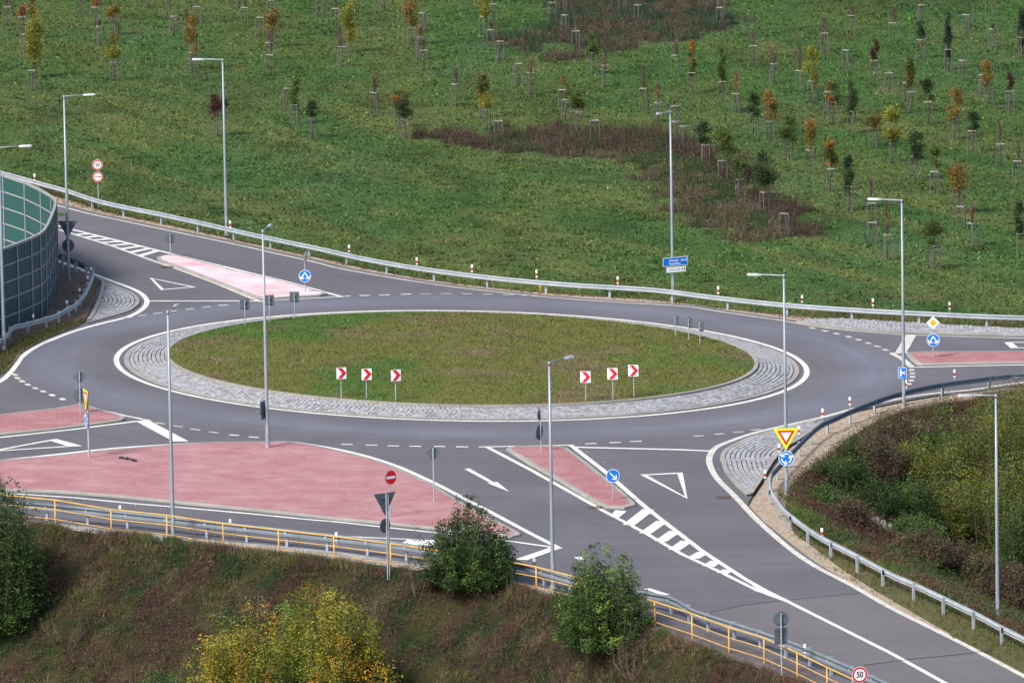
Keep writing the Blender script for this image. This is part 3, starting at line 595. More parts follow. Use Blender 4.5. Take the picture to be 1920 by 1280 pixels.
# noise barrier
NB = plan('L -520 1420 -330 1330 -190 1270 -95 1222 5 1180 108 1140 193 1104 245 1078 276 1052 296 1020 312 985 325 950 338 915 346 885 345 860 325 835 262 795 165 745 37 700 -90 655 -250 610')
Hb = 4.35
nb = thing('noise_barrier', (*NB[4], G(*NB[4])), 'curved teal noise barrier with grey posts at the left edge', 'noise barrier'); nl = np.array([*NB[4], G(*NB[4])])
for i in range(len(NB)-1):
    a, c = np.array(NB[i]), np.array(NB[i+1]); L = np.linalg.norm(c-a); u = (c-a)/L; n = np.array([-u[1], u[0]]); k = 5; hh = Hb/k
    V = []; F = []; UV = []; MI = []
    pan = MB()
    for j in range(k):
        z0 = .04+j*hh; z1 = (j+1)*hh-.05
        for sgn, mi in ((-1, 0), (1, 1)):
            q = [a+u*.05+n*.05*sgn, c-u*.05+n*.05*sgn]; Z = lambda p: G(*p)
            pan.face([(*q[0], Z(q[0])+z0), (*q[1], Z(q[1])+z0), (*q[1], Z(q[1])+z1), (*q[0], Z(q[0])+z1)], mi); UV += [(0, 0), (L, 0), (L, z1-z0), (0, z1-z0)]
    pan.v = [tuple(np.array(v)-nl) for v in pan.v]; o = pan.build('panel', [PANEL, PANELI], nb)
    at2 = o.data.attributes.new('PUV', 'FLOAT_VECTOR', 'POINT'); at2.data.foreach_set('vector', np.array([(p[0]+i*.07, p[1], 0) for p in UV], np.float32).ravel())
    fr = MB(); an = math.atan2(u[1], u[0]); mid = (a+c)/2
    for j in range(k+1):
        z = j*hh; th = .07 if j < k else .12; q = [(a+u*.04), (c-u*.04)]
        A = [p+n*s*.062 for s in (-1, 1) for p in q]; 
        Vx = [(*A[0], G(*A[0])+z-th/2), (*A[1], G(*A[1])+z-th/2), (*A[3], G(*A[3])+z-th/2), (*A[2], G(*A[2])+z-th/2)]; Vx += [(x, y, zz+th) for x, y, zz in Vx]
        fr.mesh([tuple(np.array(v)-nl) for v in Vx], [(3, 2, 1, 0), (4, 5, 6, 7), (0, 1, 5, 4), (1, 2, 6, 5), (2, 3, 7, 6), (3, 0, 4, 7)])
    fr.build('panel_rails', mat('barrier_rail', (.30, .31, .31), .7), nb)
for i, p in enumerate(NB):
    d = np.array(NB[min(i+1, len(NB)-1)])-np.array(NB[max(i-1, 0)]); an = math.atan2(d[1], d[0])
    if i == 0:
        b = MB()
        for y in (-.08, .08): b.box((0, y, Hb/2-.1), (.15, .02, Hb+.25))
        b.box((0, 0, Hb/2-.1), (.02, .16, Hb+.25)); pp = b.build('post', mat('barrier_post', (.24, .28, .34), .6, .2), nb); pme = pp.data
    else: pp = link('post', pme, nb)
    pp.location = (p[0]-nl[0], p[1]-nl[1], G(*p)-nl[2]); pp.rotation_euler = (0, 0, an)

# ------------------------------------------------------------------ street lamps
def lamp(bx, by, tx, ty, hx, label, away, terrain=False, L=1.65):
    B = atT(bx, by) if terrain else at(bx, by); dist = np.linalg.norm(B-CAM); ppm = FPX/dist; H = (by-ty)/ppm/math.cos(TH)*1.0
    t = thing('street_lamp', B, label, 'street lamp', 'street lamps round the junction')
    b = MB(); b.tube([(0, 0, -.3), (0, 0, .05), (0, 0, H*.5), (0, 0, H)], [.092, .092, .072, .048], 12); b.build('pole', POLE, t, smooth=True)
    b = MB(); b.tube([(0, 0, .0), (0, 0, .06)], .19, 12); b.tube([(0, 0, .06), (0, 0, .22)], [.13, .11], 12); b.build('base_flange', KERB, t)
    b = MB(); b.box((0, -.1, .9), (.09, .03, .35)); b.build('service_door', GALVD, t)
    dx = (hx-tx)/ppm; dy = math.sqrt(max(0, L*L-dx*dx))*away; a = math.atan2(dy, dx); u = np.array([math.cos(a), math.sin(a), 0])
    Lr = max(L, abs(dx)); b = MB(); b.tube([(0, 0, H-.02), tuple(u*(.1)+np.array([0, 0, H])), tuple(u*(Lr-.6)+np.array([0, 0, H+.05]))], .035, 8); b.tube([(0, 0, H-.12), (0, 0, H+.05)], .06, 10); b.build('arm', POLE, t, smooth=True)
    hd = MB(); w0, w1 = .09, .15; z = H+.06; n = np.array([-u[1], u[0], 0]); s0, s1, s2 = Lr-.65, Lr-.45, Lr+.02
    def sec(s, w, h0, h1): c = u*s; return [c-n*w+np.array([0, 0, h0]), c+n*w+np.array([0, 0, h0]), c+n*w*.6+np.array([0, 0, h1]), c-n*w*.6+np.array([0, 0, h1])]
    V = sec(s0, .05, z-.05, z+.02)+sec(s1, .10, z-.05, z+.05)+sec(s2-.1, .11, z-.04, z+.06)+sec(s2, .07, z-.02, z+.03)
    F = [(3, 2, 1, 0)]+[(4*i+k, 4*i+(k+1) % 4, 4*i+4+(k+1) % 4, 4*i+4+k) for i in range(3) for k in range(4)]+[(12, 13, 14, 15)]
    hd.mesh(V, F); ho = hd.build('lamp_head', HEAD, t)
    g = MB(); g.face([u*(s1+.03)-n*.08+np.array([0, 0, z-.062]), u*(s2-.1)-n*.08+np.array([0, 0, z-.056]), u*(s2-.1)+n*.08+np.array([0, 0, z-.056]), u*(s1+.03)+n*.08+np.array([0, 0, z-.062])]); g.build('glass', GLASS, ho)
    return t, B, H
LAMPS = {}
for k, v in dict(
    J=(8, 658, -4, 279, 51, 'street lamp cut by the left picture edge, its head above the noise barrier', .1),
    A=(129, 527, 120, 183, 173, 'street lamp on the gravel beside the noise barrier, carrying a give way sign back', .25),
    B=(425, 442, 415, 114, 369, 'street lamp behind the far guard rail, its head pointing left, above the pink island', -.1),
    C=(502, 842, 493, 434, 507, 'street lamp at the far edge of the large red island, with dark sign backs', 1),
    D=(325, 1012, 313, 585, 329, 'street lamp on the near concrete strip in front of the large red paved island', 1),
    E=(1037, 1104, 1031, 680, 1077, 'street lamp on the near concrete strip between the two big green bushes', 1),
    F=(1262, 562, 1257, 211, 1231, 'street lamp behind the far guard rail carrying the blue direction sign', -1),
    G=(1475, 930, 1467, 517, 1404, 'street lamp on the gravel corner carrying the give way and roundabout signs', .1),
    H=(1695, 765, 1699, 377, 1643, 'street lamp on the gravel shoulder carrying the blue dead end sign', .3),
    I=(1871, 1172, 1862, 742, 1798, 'street lamp among the bushes in the hollow at the right', -.3)).items():
    LAMPS[k] = lamp(v[0], v[1], v[2], v[3], v[4], v[5], v[6], terrain=(k == 'I'))

# ------------------------------------------------------------------ signs
def circ(r, n=32, cx=0, cz=0): return [(cx+r*math.cos(2*math.pi*k/n), cz+r*math.sin(2*math.pi*k/n)) for k in range(n)]
def rrect(w, h, r=.04):
    P = []
    for cx, cz, a0 in ((w/2-r, h/2-r, 0), (-w/2+r, h/2-r, 90), (-w/2+r, -h/2+r, 180), (w/2-r, -h/2+r, 270)):
        P += [(cx+r*math.cos(R(a0+k*30)), cz+r*math.sin(R(a0+k*30))) for k in range(4)]
    return P
def dtri(s, r=.03): # triangle with the point down, side s
    h = s*.866; return [(-s/2, h/3), (0, -2*h/3), (s/2, h/3)]
def diamond(s): return [(s/2*1.414, 0), (0, s/2*1.414), (-s/2*1.414, 0), (0, -s/2*1.414)]
def shaft(x0, z0, x1, z1, w):
    d = np.array([x1-x0, z1-z0]); d /= np.linalg.norm(d); n = np.array([-d[1], d[0]])*w/2; return [(x0+n[0], z0+n[1]), (x0-n[0], z0-n[1]), (x1-n[0], z1-n[1]), (x1+n[0], z1+n[1])]
def arrow(x0, z0, x1, z1, w, hw):
    d = np.array([x1-x0, z1-z0]); d /= np.linalg.norm(d); n = np.array([-d[1], d[0]]); tip = np.array([x1, z1]); out = [shaft(x0, z0, x1-d[0]*w*.3, z1-d[1]*w*.3, w)]
    for s in (-1, 1): e = tip-d*hw+n*hw*s; q = tip+d*w*.1; out.append(shaft(q[0], q[1], e[0], e[1], w))
    return out
def rot(P, a): c, s = math.cos(a), math.sin(a); return [(x*c-z*s, x*s+z*c) for x, z in P]
def plate(parent, name, outline, z, layers, yaw=0., y0=-.06, off=(0, 0), label=None, back=True, xs=0.):
    """flat sign plate facing -Y (towards the camera) when yaw=0; layers of paint 2 mm apart"""
    cy, sy = math.cos(yaw), math.sin(yaw)
    def T(x, d, zz): x += xs; return (x*cy-d*sy, x*sy+d*cy, z+zz)
    b = MB(); mats = [BACK]; P = outline if sgn_area(outline) > 0 else outline[::-1]; n = len(P); d0, d1 = y0, y0-.025
    b.face([T(x, d1, q) for x, q in P], 0); b.face([T(x, d0, q) for x, q in P][::-1], 0)
    for i in range(n): (x1, q1), (x2, q2) = P[i-1], P[i]; b.face([T(x1, d0, q1), T(x2, d0, q2), T(x2, d1, q2), T(x1, d1, q1)], 0)
    # stiffening channels on the back
    xsn = [p[0] for p in P]; W = max(xsn)-min(xsn); zs = [p[1] for p in P]; Hh = max(zs)-min(zs)
    for f in (.27, -.27):
        zz = (max(zs)+min(zs))/2+f*Hh; ww = W*.55 if len(P) > 4 else W*.4; q = [T(-ww/2, d0+.002, zz-.015), T(ww/2, d0+.002, zz-.015), T(ww/2, d0+.002, zz+.015), T(-ww/2, d0+.002, zz+.015)]; r_ = [T(-ww/2, d0+.03, zz-.015), T(ww/2, d0+.03, zz-.015), T(ww/2, d0+.03, zz+.015), T(-ww/2, d0+.03, zz+.015)]
        b.mesh(q+r_, [(3, 2, 1, 0), (4, 5, 6, 7), (0, 1, 5, 4), (1, 2, 6, 5), (2, 3, 7, 6), (3, 0, 4, 7)], 0)
    for k, (polys, m) in enumerate(layers):
        if m not in mats: mats.append(m)
        mi = mats.index(m); polys = polys if isinstance(polys[0], list) else [polys]
        for Q in polys:
            Q = Q if sgn_area(Q) > 0 else Q[::-1]; b.face([T(x, d1-.004*(k+1), q) for x, q in Q], mi)
    o = b.build(name, mats, parent)
    if label: o['label'] = label
    return o, T, d1-.004*(len(layers)+1)
def text(parent, s, size, x, zz, T, d, m, rotz=0., bold=.0, sx=1.):
    cu = bpy.data.curves.new('lettering', 'FONT'); cu.body = s; cu.size = size; cu.align_x = 'CENTER'; cu.align_y = 'CENTER'; cu.offset = bold; cu.resolution_u = 4
    o = bpy.data.objects.new('tmp', cu); COL.objects.link(o); dg = bpy.context.evaluated_depsgraph_get(); me_ = bpy.data.meshes.new_from_object(o.evaluated_get(dg))
    bpy.data.objects.remove(o)
    for v in me_.vertices: a, b_ = v.co.x*sx, v.co.y; v.co = Vector(T(x+a, d, zz+b_))
    me_.name = 'lettering'; me_.materials.clear(); me_.materials.append(m); return link('lettering', me_, parent)
def post(t, h, r=.035, x=0., y=0., z0=-.25, name='post'):
    b = MB(); b.tube([(x, y, z0), (x, y, h)], r, 10); b.tube([(x, y, h), (x, y, h+.015)], r*1.15, 10); return b.build(name, GALVD, t, smooth=False)
def sign(bx, by, label, group=None, terrain=False, name='road_sign', elev=0., cat='road sign'):
    B = atT(bx, by) if terrain else at(bx, by, elev); return thing(name, B, label, cat, group), FPX/np.linalg.norm(B-CAM), B
SPLIT = lambda r: sum([arrow(0, r*.62, sx*r*.62, -r*.48, r*.17, r*.36) for sx in (-1, 1)], [])
def ROUND(r):
    out = []
    for k in range(3):
        a0 = R(60+120*k); P = [(r*.62*math.cos(a0+R(80)*j/8), r*.62*math.sin(a0+R(80)*j/8)) for j in range(9)]
        A = [(x*1.13, z*1.13) for x, z in P]; B_ = [(x*.87, z*.87) for x, z in P]
        for j in range(8): out.append([A[j], A[j+1], B_[j+1], B_[j]])
        e = P[-1]; t = np.array([-math.sin(a0+R(80)), math.cos(a0+R(80))]); n = np.array([math.cos(a0+R(80)), math.sin(a0+R(80))]); e = np.array(e); tip = e+t*r*.2
        for s in (-1, 1): q = e-t*r*.10+n*s*r*.28; out.append(shaft(tip[0], tip[1], q[0], q[1], r*.15))
    return out
def blue_disc(t, name, z, r, sym, yaw=0., **k): return plate(t, name, circ(r), z, [(circ(r), WHITE), (circ(r*.93), BLUE), (sym, WHITE)], yaw, **k)
def priority(t, z, s, yaw=0.): return plate(t, 'priority_plate', diamond(s), z, [(diamond(s), WHITE), (diamond(s*.55), YEL)], yaw)
def giveway(t, z, s, yaw=0., big=False):
    lay = [(dtri(s), FLUO), (dtri(s*.70), RED), (dtri(s*.42), WHITE)] if big else [(dtri(s), RED), (dtri(s*.6), WHITE)]
    return plate(t, 'give_way_plate', dtri(s), z, lay, yaw)
# far speed limit and no overtaking sign
t, pm_, B = sign(185, 388, 'round 50 speed limit above a no overtaking sign, behind the far guard rail')
post(t, (388-297)/pm_, .03)
o, T, d = plate(t, 'speed_limit_plate', circ(.30), (388-308.5)/pm_, [(circ(.30), WHITE), (circ(.288), RED), (circ(.215), WHITE)]); text(o, '50', .30, 0, 0, T, d, BLACK, bold=.008, sx=.9)
car = lambda cx, m: ([[(cx-.085, -.035), (cx+.085, -.035), (cx+.085, .005), (cx+.05, .01), (cx+.03, .045), (cx-.03, .045), (cx-.05, .01), (cx-.085, .005)]], m)
plate(t, 'no_overtaking_plate', circ(.30), (388-331)/pm_, [(circ(.30), WHITE), (circ(.288), RED), (circ(.215), WHITE), car(-.10, RED), car(.10, BLACK)])
# give way + roundabout sign backs on lamp A
def on_lamp(k, label, name='road_sign'):
    _, B, H = LAMPS[k]; t = thing(name, B, label, 'road sign'); return t, FPX/np.linalg.norm(B-CAM), B
t, q, B = on_lamp('A', 'grey backs of a triangular and a round sign fixed to the lamp beside the barrier')
z = lambda y, by, q: (by-y)/q/math.cos(TH)
plate(t, 'give_way_plate', dtri(1.05), z(426, 527, q), [(dtri(1.05), RED), (dtri(.6), WHITE)], R(178), y0=-.12); blue_disc(t, 'roundabout_plate', z(461, 527, q), .335, ROUND(.335), R(178), y0=-.12)
b = MB(); [b.box((0, .0, z(y, 527, q)), (.2, .2, .04)) for y in (420, 432, 455, 467)]; b.build('clamps', GALVD, t)
t, q, B = sign(320, 483, 'round sign seen from behind on the left tip of the narrow pink island'); post(t, z(438, 483, q), .03); blue_disc(t, 'round_plate', z(448, 483, q), .29, SPLIT(.29), R(185))
t, q, B = sign(572.5, 551, 'blue keep either side disc under an edge-on priority diamond, on the narrow pink island'); post(t, z(476, 551, q), .03); priority(t, z(482, 551, q), .45, R(68)); blue_disc(t, 'pass_either_side_plate', z(517, 551, q), .325, SPLIT(.325), 0)
# chevrons
def chevron(bx, by, cy, w, yaw, label, group):
    B0 = at(bx, by); r_ = math.hypot(B0[0], B0[1]); el = .345+.22*(1-min(1, r_/14.7)**2); t, q, B = sign(bx, by, label, group, elev=el, name='chevron_sign', cat='chevron sign')
    hh = z(cy, by, q); post(t, hh+.2, .028); s = .52; c = [[(-.19, .26), (.02, .26), (.25, 0), (.04, 0)], [(.04, 0), (.25, 0), (.02, -.26), (-.19, -.26)]]
    o, T, d = plate(t, 'chevron_plate', rrect(.5, .56, .03), hh, [(rrect(.5, .56, .03), WHITE), (c, RED)], yaw)
    b = MB(); b.box((0, 0, hh+.13), (.1, .1, .03)); b.box((0, 0, hh-.13), (.1, .1, .03)); b.build('clamps', GALVD, t)
gf = 'red and white chevron signs on the near side of the island'
for i, (x, y, cy, yaw) in enumerate([(640, 743, 699, 18), (687.5, 744, 701, 14), (742, 749, 703, 20), (1098.5, 748, 706, -4), (1149.5, 745.5, 700, -8), (1188.5, 742, 694, -6)]):
    side = 'left' if i < 3 else 'right'; n = ('leftmost', 'middle', 'rightmost')[i % 3]
    chevron(x, y, cy, .5, R(yaw), f'{n} red and white chevron sign of the {side} trio on the round grass island', gf)
gb_ = 'chevron signs seen from behind on the far side of the island'
for i, (x, y, cy, yaw) in enumerate([(460, 610, 571, 186), (506, 604.5, 563.5, 184), (553, 599, 557.5, 182)]): chevron(x, y, cy, .5, R(yaw), f'{("leftmost", "middle", "rightmost")[i]} grey chevron sign back of the left far trio, by the pink island', gb_)
for i, (x, y, cy, yaw) in enumerate([(1266.5, 632, 600, 112), (1291.5, 638, 605, 115), (1312.5, 644, 611, 118)]): chevron(x, y, cy, .5, R(yaw), f'{("leftmost", "middle", "rightmost")[i]} nearly edge-on chevron sign at the right far rim of the grass island', gb_)
# direction signs on lamp F
t, q, B = on_lamp('F', 'blue direction sign with white route board below it, on the far lamp', 'direction_sign')
by = 562; W1 = 47.5/q; H1 = 16.8/q; an = R(27); Wt = W1/math.cos(an)
o, T, d = plate(t, 'blue_board', rrect(Wt, H1, .06), z(490, by, q), [(rrect(Wt, H1, .06), WHITE), (rrect(Wt-.06, H1-.06, .05), BLUE)], 0, y0=-.11, xs=.1)
o2, T2, d2 = plate(t, 'white_board', rrect(Wt*.78, 10/q, .03), z(505, by, q), [(rrect(Wt*.78, 10/q, .03), WHITE)], 0, y0=-.11, xs=.14)
text(o, 'Prievidza', .155, -.06*Wt, H1*.13, T, d, WHITE, bold=.004); text(o, 'Topoľčany', .155, -.03*Wt, -H1*.22, T, d, WHITE, bold=.004); text(o, '64', .16, .27*Wt, H1*.1, T, d, WHITE, bold=.004)
b = MB()
for Q in arrow(.35*Wt, H1*.12, .45*Wt, H1*.12, .035, .07): b.face([T(x, d, zz) for x, zz in Q])
b.build('arrow', WHITE, o)
text(o2, 'Sever II - JLR', .125, -.06*Wt, 0, T2, d2, BLACK, sx=.95); b = MB()
for Q in arrow(.30*Wt, 0, .36*Wt, 0, .03, .055)+[[(.215*Wt, -.03), (.275*Wt, -.03), (.275*Wt, .0), (.25*Wt, .01), (.245*Wt, .05), (.235*Wt, .05), (.23*Wt, .01), (.215*Wt, 0)]]: b.face([T2(x, d2, zz) for x, zz in Q])
b.build('arrow', BLACK, o2)
for oo in (o, o2): oo.rotation_euler = (0, 0, 0)
# the photo shows the boards turned to the side: turn the whole sign about the lamp
t.rotation_euler = (0, 0, an)
b = MB(); [b.box((0, 0, z(y, by, q)), (.2, .2, .04)) for y in (485, 495, 505)]; b.build('clamps', GALVD, t)
# right island sign
t, q, B = sign(1750, 673, 'amber priority diamond above a blue keep either side disc, on the right island'); post(t, z(595, 673, q), .03); priority(t, z(604.5, 673, q), .475, 0); blue_disc(t, 'pass_either_side_plate', z(637, 673, q), .33, SPLIT(.33), 0)
# dead end sign on lamp H
t, q, B = on_lamp('H', 'square blue dead end sign on the lamp by the right gravel shoulder')
plate(t, 'dead_end_plate', rrect(.42, .54, .03), z(698, 765, q), [(rrect(.42, .54, .03), WHITE), (rrect(.39, .51, .03), BLUE), ([[(-.11, -.18), (-.04, -.18), (-.04, .18), (-.11, .18)], [(-.04, -.035), (.10, -.035), (.10, .035), (-.04, .035)]], WHITE), ([[(.10, -.1), (.16, -.1), (.16, .1), (.10, .1)]], mat('sign_pale_red', (.6, .25, .3), .4))], R(-10), y0=-.11, xs=-.05)
b = MB(); [b.box((0, 0, z(y, 765, q)), (.2, .2, .04)) for y in (692, 703)]; b.build('clamps', GALVD, t)
# give way + roundabout on lamp G
t, q, B = on_lamp('G', 'yellow bordered give way triangle above a blue roundabout disc, on the corner lamp')
giveway(t, z(815, 930, q), 47.5/q, 0, True).__getitem__(0).location = (-.0, -.06, 0)
o, T, d = blue_disc(t, 'roundabout_plate', z(858, 930, q), 14.4/q, ROUND(14.4/q), 0, y0=-.12)
b = MB(); [b.box((0, 0, z(y, 930, q)), (.2, .2, .04)) for y in (806, 816, 852, 864)]; b.build('clamps', GALVD, t)
# keep right disc on middle island
t, q, B = sign(1149.5, 941, 'blue disc with white arrow to the lower right, on the middle island'); post(t, z(885, 941, q), .03)
r_ = 12.8/q; blue_disc(t, 'keep_right_plate', z(891, 941, q), r_, arrow(-r_*.45, r_*.45, r_*.48, -r_*.48, r_*.17, r_*.42), R(8))
t, q, B = sign(1014.5, 850, 'edge-on diamond and oval sign back on the far tip of the middle island'); post(t, z(764, 850, q), .03); priority(t, z(776, 850, q), .46, R(255)); blue_disc(t, 'round_plate', z(810, 850, q), .36, SPLIT(.36), R(242))
t, q, B = sign(814, 944, 'diamond sign back on a slim post near the right end of the large red island'); post(t, z(840, 944, q), .033); priority(t, z(849, 944, q), .50, R(186))
# no entry + give way backs near the yellow railing
t, q, B = sign(727, 1076, 'twin post carrying a grey triangular and an oval sign back, before the yellow railing'); post(t, z(924, 1076, q), .033, 0, 0); post(t, z(928, 1076, q), .033, .08, .05)
plate(t, 'give_way_plate', dtri(1.12), z(938, 1076, q), [(dtri(1.12), RED), (dtri(.7), WHITE)], R(215), y0=-.09); blue_disc(t, 'roundabout_plate', z(985, 1076, q), .31, ROUND(.31), R(225), y0=-.09)
t, q, B = sign(732, 972, 'red no entry disc with a white bar, standing on the large red island'); post(t, z(890, 972, q), .032); 
r_ = 14.2/q; plate(t, 'no_entry_plate', circ(r_), z(894, 972, q), [(circ(r_), WHITE), (circ(r_*.94), RED), (rrect(r_*1.5, r_*.34, .01), WHITE)], R(40))
# left island sign backs
t, q, B = sign(151, 778, 'grey diamond and round sign backs on a post on the left red island'); post(t, z(697, 778, q), .03); priority(t, z(707, 778, q), .48, R(183)); blue_disc(t, 'round_plate', z(741, 778, q), .345, SPLIT(.345), R(183), y0=-.06)
# tall give way sign on the large island
t, q, B = sign(167, 862, 'narrow angled yellow give way triangle over a blue disc, on the large red island'); post(t, z(735, 862, q), .045)
o, T, d = giveway(t, z(744, 862, q), 1.15, R(-75), True); blue_disc(t, 'roundabout_plate', z(787, 862, q), .36, ROUND(.36), R(-74)); 
# sign backs on lamp C
t, q, B = on_lamp('C', 'dark rectangular sign backs angled on the lamp at the large red island')
plate(t, 'upper_board', rrect(.75, .62, .03), z(763, 842, q), [(rrect(.75, .62, .03), WHITE)], R(245), y0=-.1, xs=.08); plate(t, 'lower_board', rrect(.62, .3, .03), z(779, 842, q), [(rrect(.62, .3, .03), WHITE)], R(245), y0=-.1, xs=.08)
# near sign back
t, q, B = sign(1466, 1266, 'round and rectangular grey sign backs on a thin post by the near guard rail'); post(t, z(1150, 1266, q), .035)
r_ = 15/q; plate(t, 'speed_limit_plate', circ(r_), z(1160, 1266, q), [(circ(r_), WHITE)], R(185)); plate(t, 'small_board', rrect(.54, .16, .03), z(1180, 1266, q), [(rrect(.54, .16, .03), WHITE)], R(196)); plate(t, 'lower_board', rrect(.55, .56, .03), z(1195, 1266, q), [(rrect(.55, .56, .03), WHITE)], R(196))
# nearest 50 sign
t, q, B = sign(1612, 1362, 'large 50 speed limit disc cut by the bottom edge, before the near guard rail'); post(t, z(1254, 1362, q), .035)
r_ = 15.5/q; o, T, d = plate(t, 'speed_limit_plate', circ(r_), z(1263, 1362, q), [(circ(r_), WHITE), (circ(r_*.95), RED), (circ(r_*.72), WHITE)], R(14)); text(o, '50', r_*1.02, 0, 0, T, d, BLACK, bold=.01, sx=.85)

# ------------------------------------------------------------------ delineators
def delineator(tx, ty, label, col, group, hm=1.0):
    # find the ground point so that the post top lands on the photo point
    by = ty+36*hm
    B = at(tx, by); q = FPX/np.linalg.norm(B-CAM); B = at(tx, ty+hm*q*math.cos(TH)); t = thing('delineator_post', B, label, 'delineator', group)
    b = MB(); b.box((0, 0, hm*.5), (.03, .02, hm*.3)); b.box((0, -.05, hm*.5), (.03, .1, .05)); b.build('bracket', GALVD, t)
    b = MB(); z0 = hm-.36; P = [(-.055, -.035), (.055, -.035), (.055, .0), (.02, .045), (-.02, .045), (-.055, 0)]
    def seg(a, c, m, sc=1., sl=0.): b.prism([(x*sc, y*sc) for x, y in P], a, lambda x, y: c+sl*y, m)
    seg(z0, hm, 0, 1, -1.0); seg(z0+.07, z0+.22, 1, 1.035); bd = b.build('body', [PLW, BLACK if True else ORNG], t)
    if col == 'o': c = MB(); c.box((-.005, -.0405, z0+.145), (.085, .006, .11)); c.build('reflector', ORNG, t)
    else: c = MB(); c.box((0, -.0405, z0+.15), (.035, .006, .05)); c.build('reflector', WHITE, t)
    t.rotation_euler = (0, 0, R(random.uniform(-14, 14)))
gd = 'orange marked delineators along the far guard rail'
fd = [(65.5, 327), (432, 414.5), (655, 460), (782, 483.5), (885.5, 497), (1006.5, 507), (1158.5, 519), (1347, 537.5), (1504, 554), (1637, 560.5), (1780.5, 567)]
nm = ['above the noise barrier', 'beside the lamp over the narrow pink island', 'above the right tip of the narrow pink island', 'second to the right of the pink island tip', 'third to the right of the pink island tip', 'next to the short yellow marker post', 'between yellow marker post and blue direction sign', 'between the direction sign and the right lamp', 'just right of the lamp above the right arm', 'left of the tall lamp above the right island', 'above the amber priority diamond']
for (x, y), n in zip(fd, nm): delineator(x, y, 'far rail delineator '+n, 'o', gd)
for (x, y), n in zip([(63, 590), (126, 564), (150, 541), (165, 518), (171.5, 502)], ['nearest the picture edge', 'second from the picture edge', 'in the middle of the row', 'second from the bend', 'at the bend']): delineator(x, y, f'black banded delineator before the noise barrier, {n}', 'w', 'black banded delineators round the gravel bed', .85)
for (x, y), n in zip([(225.5, 948), (432, 973.5), (631, 998), (1002, 1046.5), (1509, 1207.5)], ['leftmost, below the left end of the large red island', 'just right of the left near lamp', 'left of the red no entry sign', 'between the two big green bushes', 'close to the 50 sign at the bottom']): delineator(x, y, f'white topped near rail delineator, {n}', 'w', 'delineators on the near guard rail', .9)
for (x, y), n in zip([(1542.5, 767), (1593.5, 745), (1699, 713), (1789.5, 693.5), (1498.5, 799), (1461, 833), (1434.7, 881.5), (1541.3, 990.5)], ['at the bend above the cobbled corner', 'second past the cobbled corner', 'behind the dead end sign lamp', 'below the right island', 'behind the yellow give way triangle', 'beside the roundabout disc', 'at the tip of the cobbled corner', 'beside the grass above the exit road']): delineator(x, y, f'right rail delineator {n}', 'o', 'orange marked delineators on the right guard rail', .95)
B = at(1013.5, 547); t = thing('marker_post', B, 'short yellow marker post behind the far guard rail', 'marker post'); b = MB(); b.tube([(0, 0, -.1), (0, 0, .5), (0, 0, .56)], [.05, .05, .02], 10); b.build('post', mat('yellow_plastic', (.72, .5, .03), .5), t); b = MB(); b.box((0, -.052, .42), (.05, .01, .08)); b.build('plate', WHITE, t)
# tyre debris
B = at(240, 861, .12); b = MB()
for k in range(5):
    x = -.32+k*.15+random.uniform(-.04, .04); b.mesh([(x+a*.12, -x*1.2+c*.09*1.0+random.uniform(-.08, .08), .01+e*.05*random.random()) for a, c, e in ((-1, -1, 0), (1, -1, 0), (1, 1, 1), (-1, 1, 1), (0, 0, 2))], [(0, 1, 4), (1, 2, 4), (2, 3, 4), (3, 0, 4), (3, 2, 1, 0)])
tag(b.build('tyre_scrap', BLACK, None, B), 'scraps of black tyre lying on the large red paved island', 'debris')
# concrete steps in the right bank
B = atT(1660, 1002); st = thing('garden_steps', B, 'short flight of concrete steps half hidden in the right bank', 'steps')
for k in range(5):
    b = MB(); b.box((0, 0, 0), (.42, .9, .16)); o = b.build('step', mat('step_concrete', (.30, .29, .27), .9, 0, var=.2, vs=.5), st, (-.5+k*.28, -.25*k-.3, .75-k*.13)); 

# ------------------------------------------------------------------ turf, weeds (uncountable cover)
def scat(n, x0, x1, y0, y1): return RNG.uniform(x0, x1, n), RNG.uniform(y0, y1, n)
farx = np.array([p[0] for p in railp]); fary = np.array([p[1] for p in railp])
# field grass
def wedge_ok(x, y, m=6): 
    d = y-CAM[1]; return np.abs(x-CAM[0]) < d*.0642+m
def field():
    N = 330000; x, y = scat(N, -52, 56, 14, 205); ok = wedge_ok(x, y) & (y > np.interp(x, farx, fary)+.35+1.4*fbm(x, y, 1., 101, 2)) & (~(inpoly(*PJ(x, y), PATCH1) | inpoly(*PJ(x, y), PATCH2)) | (RNG.random(len(x)) < .35))
    x, y = x[ok], y[ok]; n = len(x); zz = Zf(x, y); Tn = np.repeat(np.stack([x, y, zz], 1), 3, 0); j = RNG.normal(size=(n*3, 3))*.05; j[:, 2] = 0; Tn = Tn+j
    c = turf(x, y)*1.36; lump = fbm(x, y, .8, 111, 3); hgt = .045+.11*sm(lump, .35, .8)
    hgt = np.where(RNG.random(n) < .02, hgt*1.7, hgt)
    c = c*RNG.uniform(.65, 1.4, (n, 1)); C = jitter(np.repeat(c, 3, 0), n*3, .35, .08); pale = RNG.random(n*3) < .05; C[pale] = C[pale]*1.5+np.array([.05, .055, .035]); dk = RNG.random(n*3) < .12; C[dk] *= .5
    Hh = np.repeat(hgt, 3)*RNG.uniform(.6, 1.3, n*3); V = blades(Tn, Hh, RNG.uniform(.06, .13, n*3), 1.6)
    tag(np_mesh('field_grass', V, 3, C, GRASS), kind='stuff')
field()
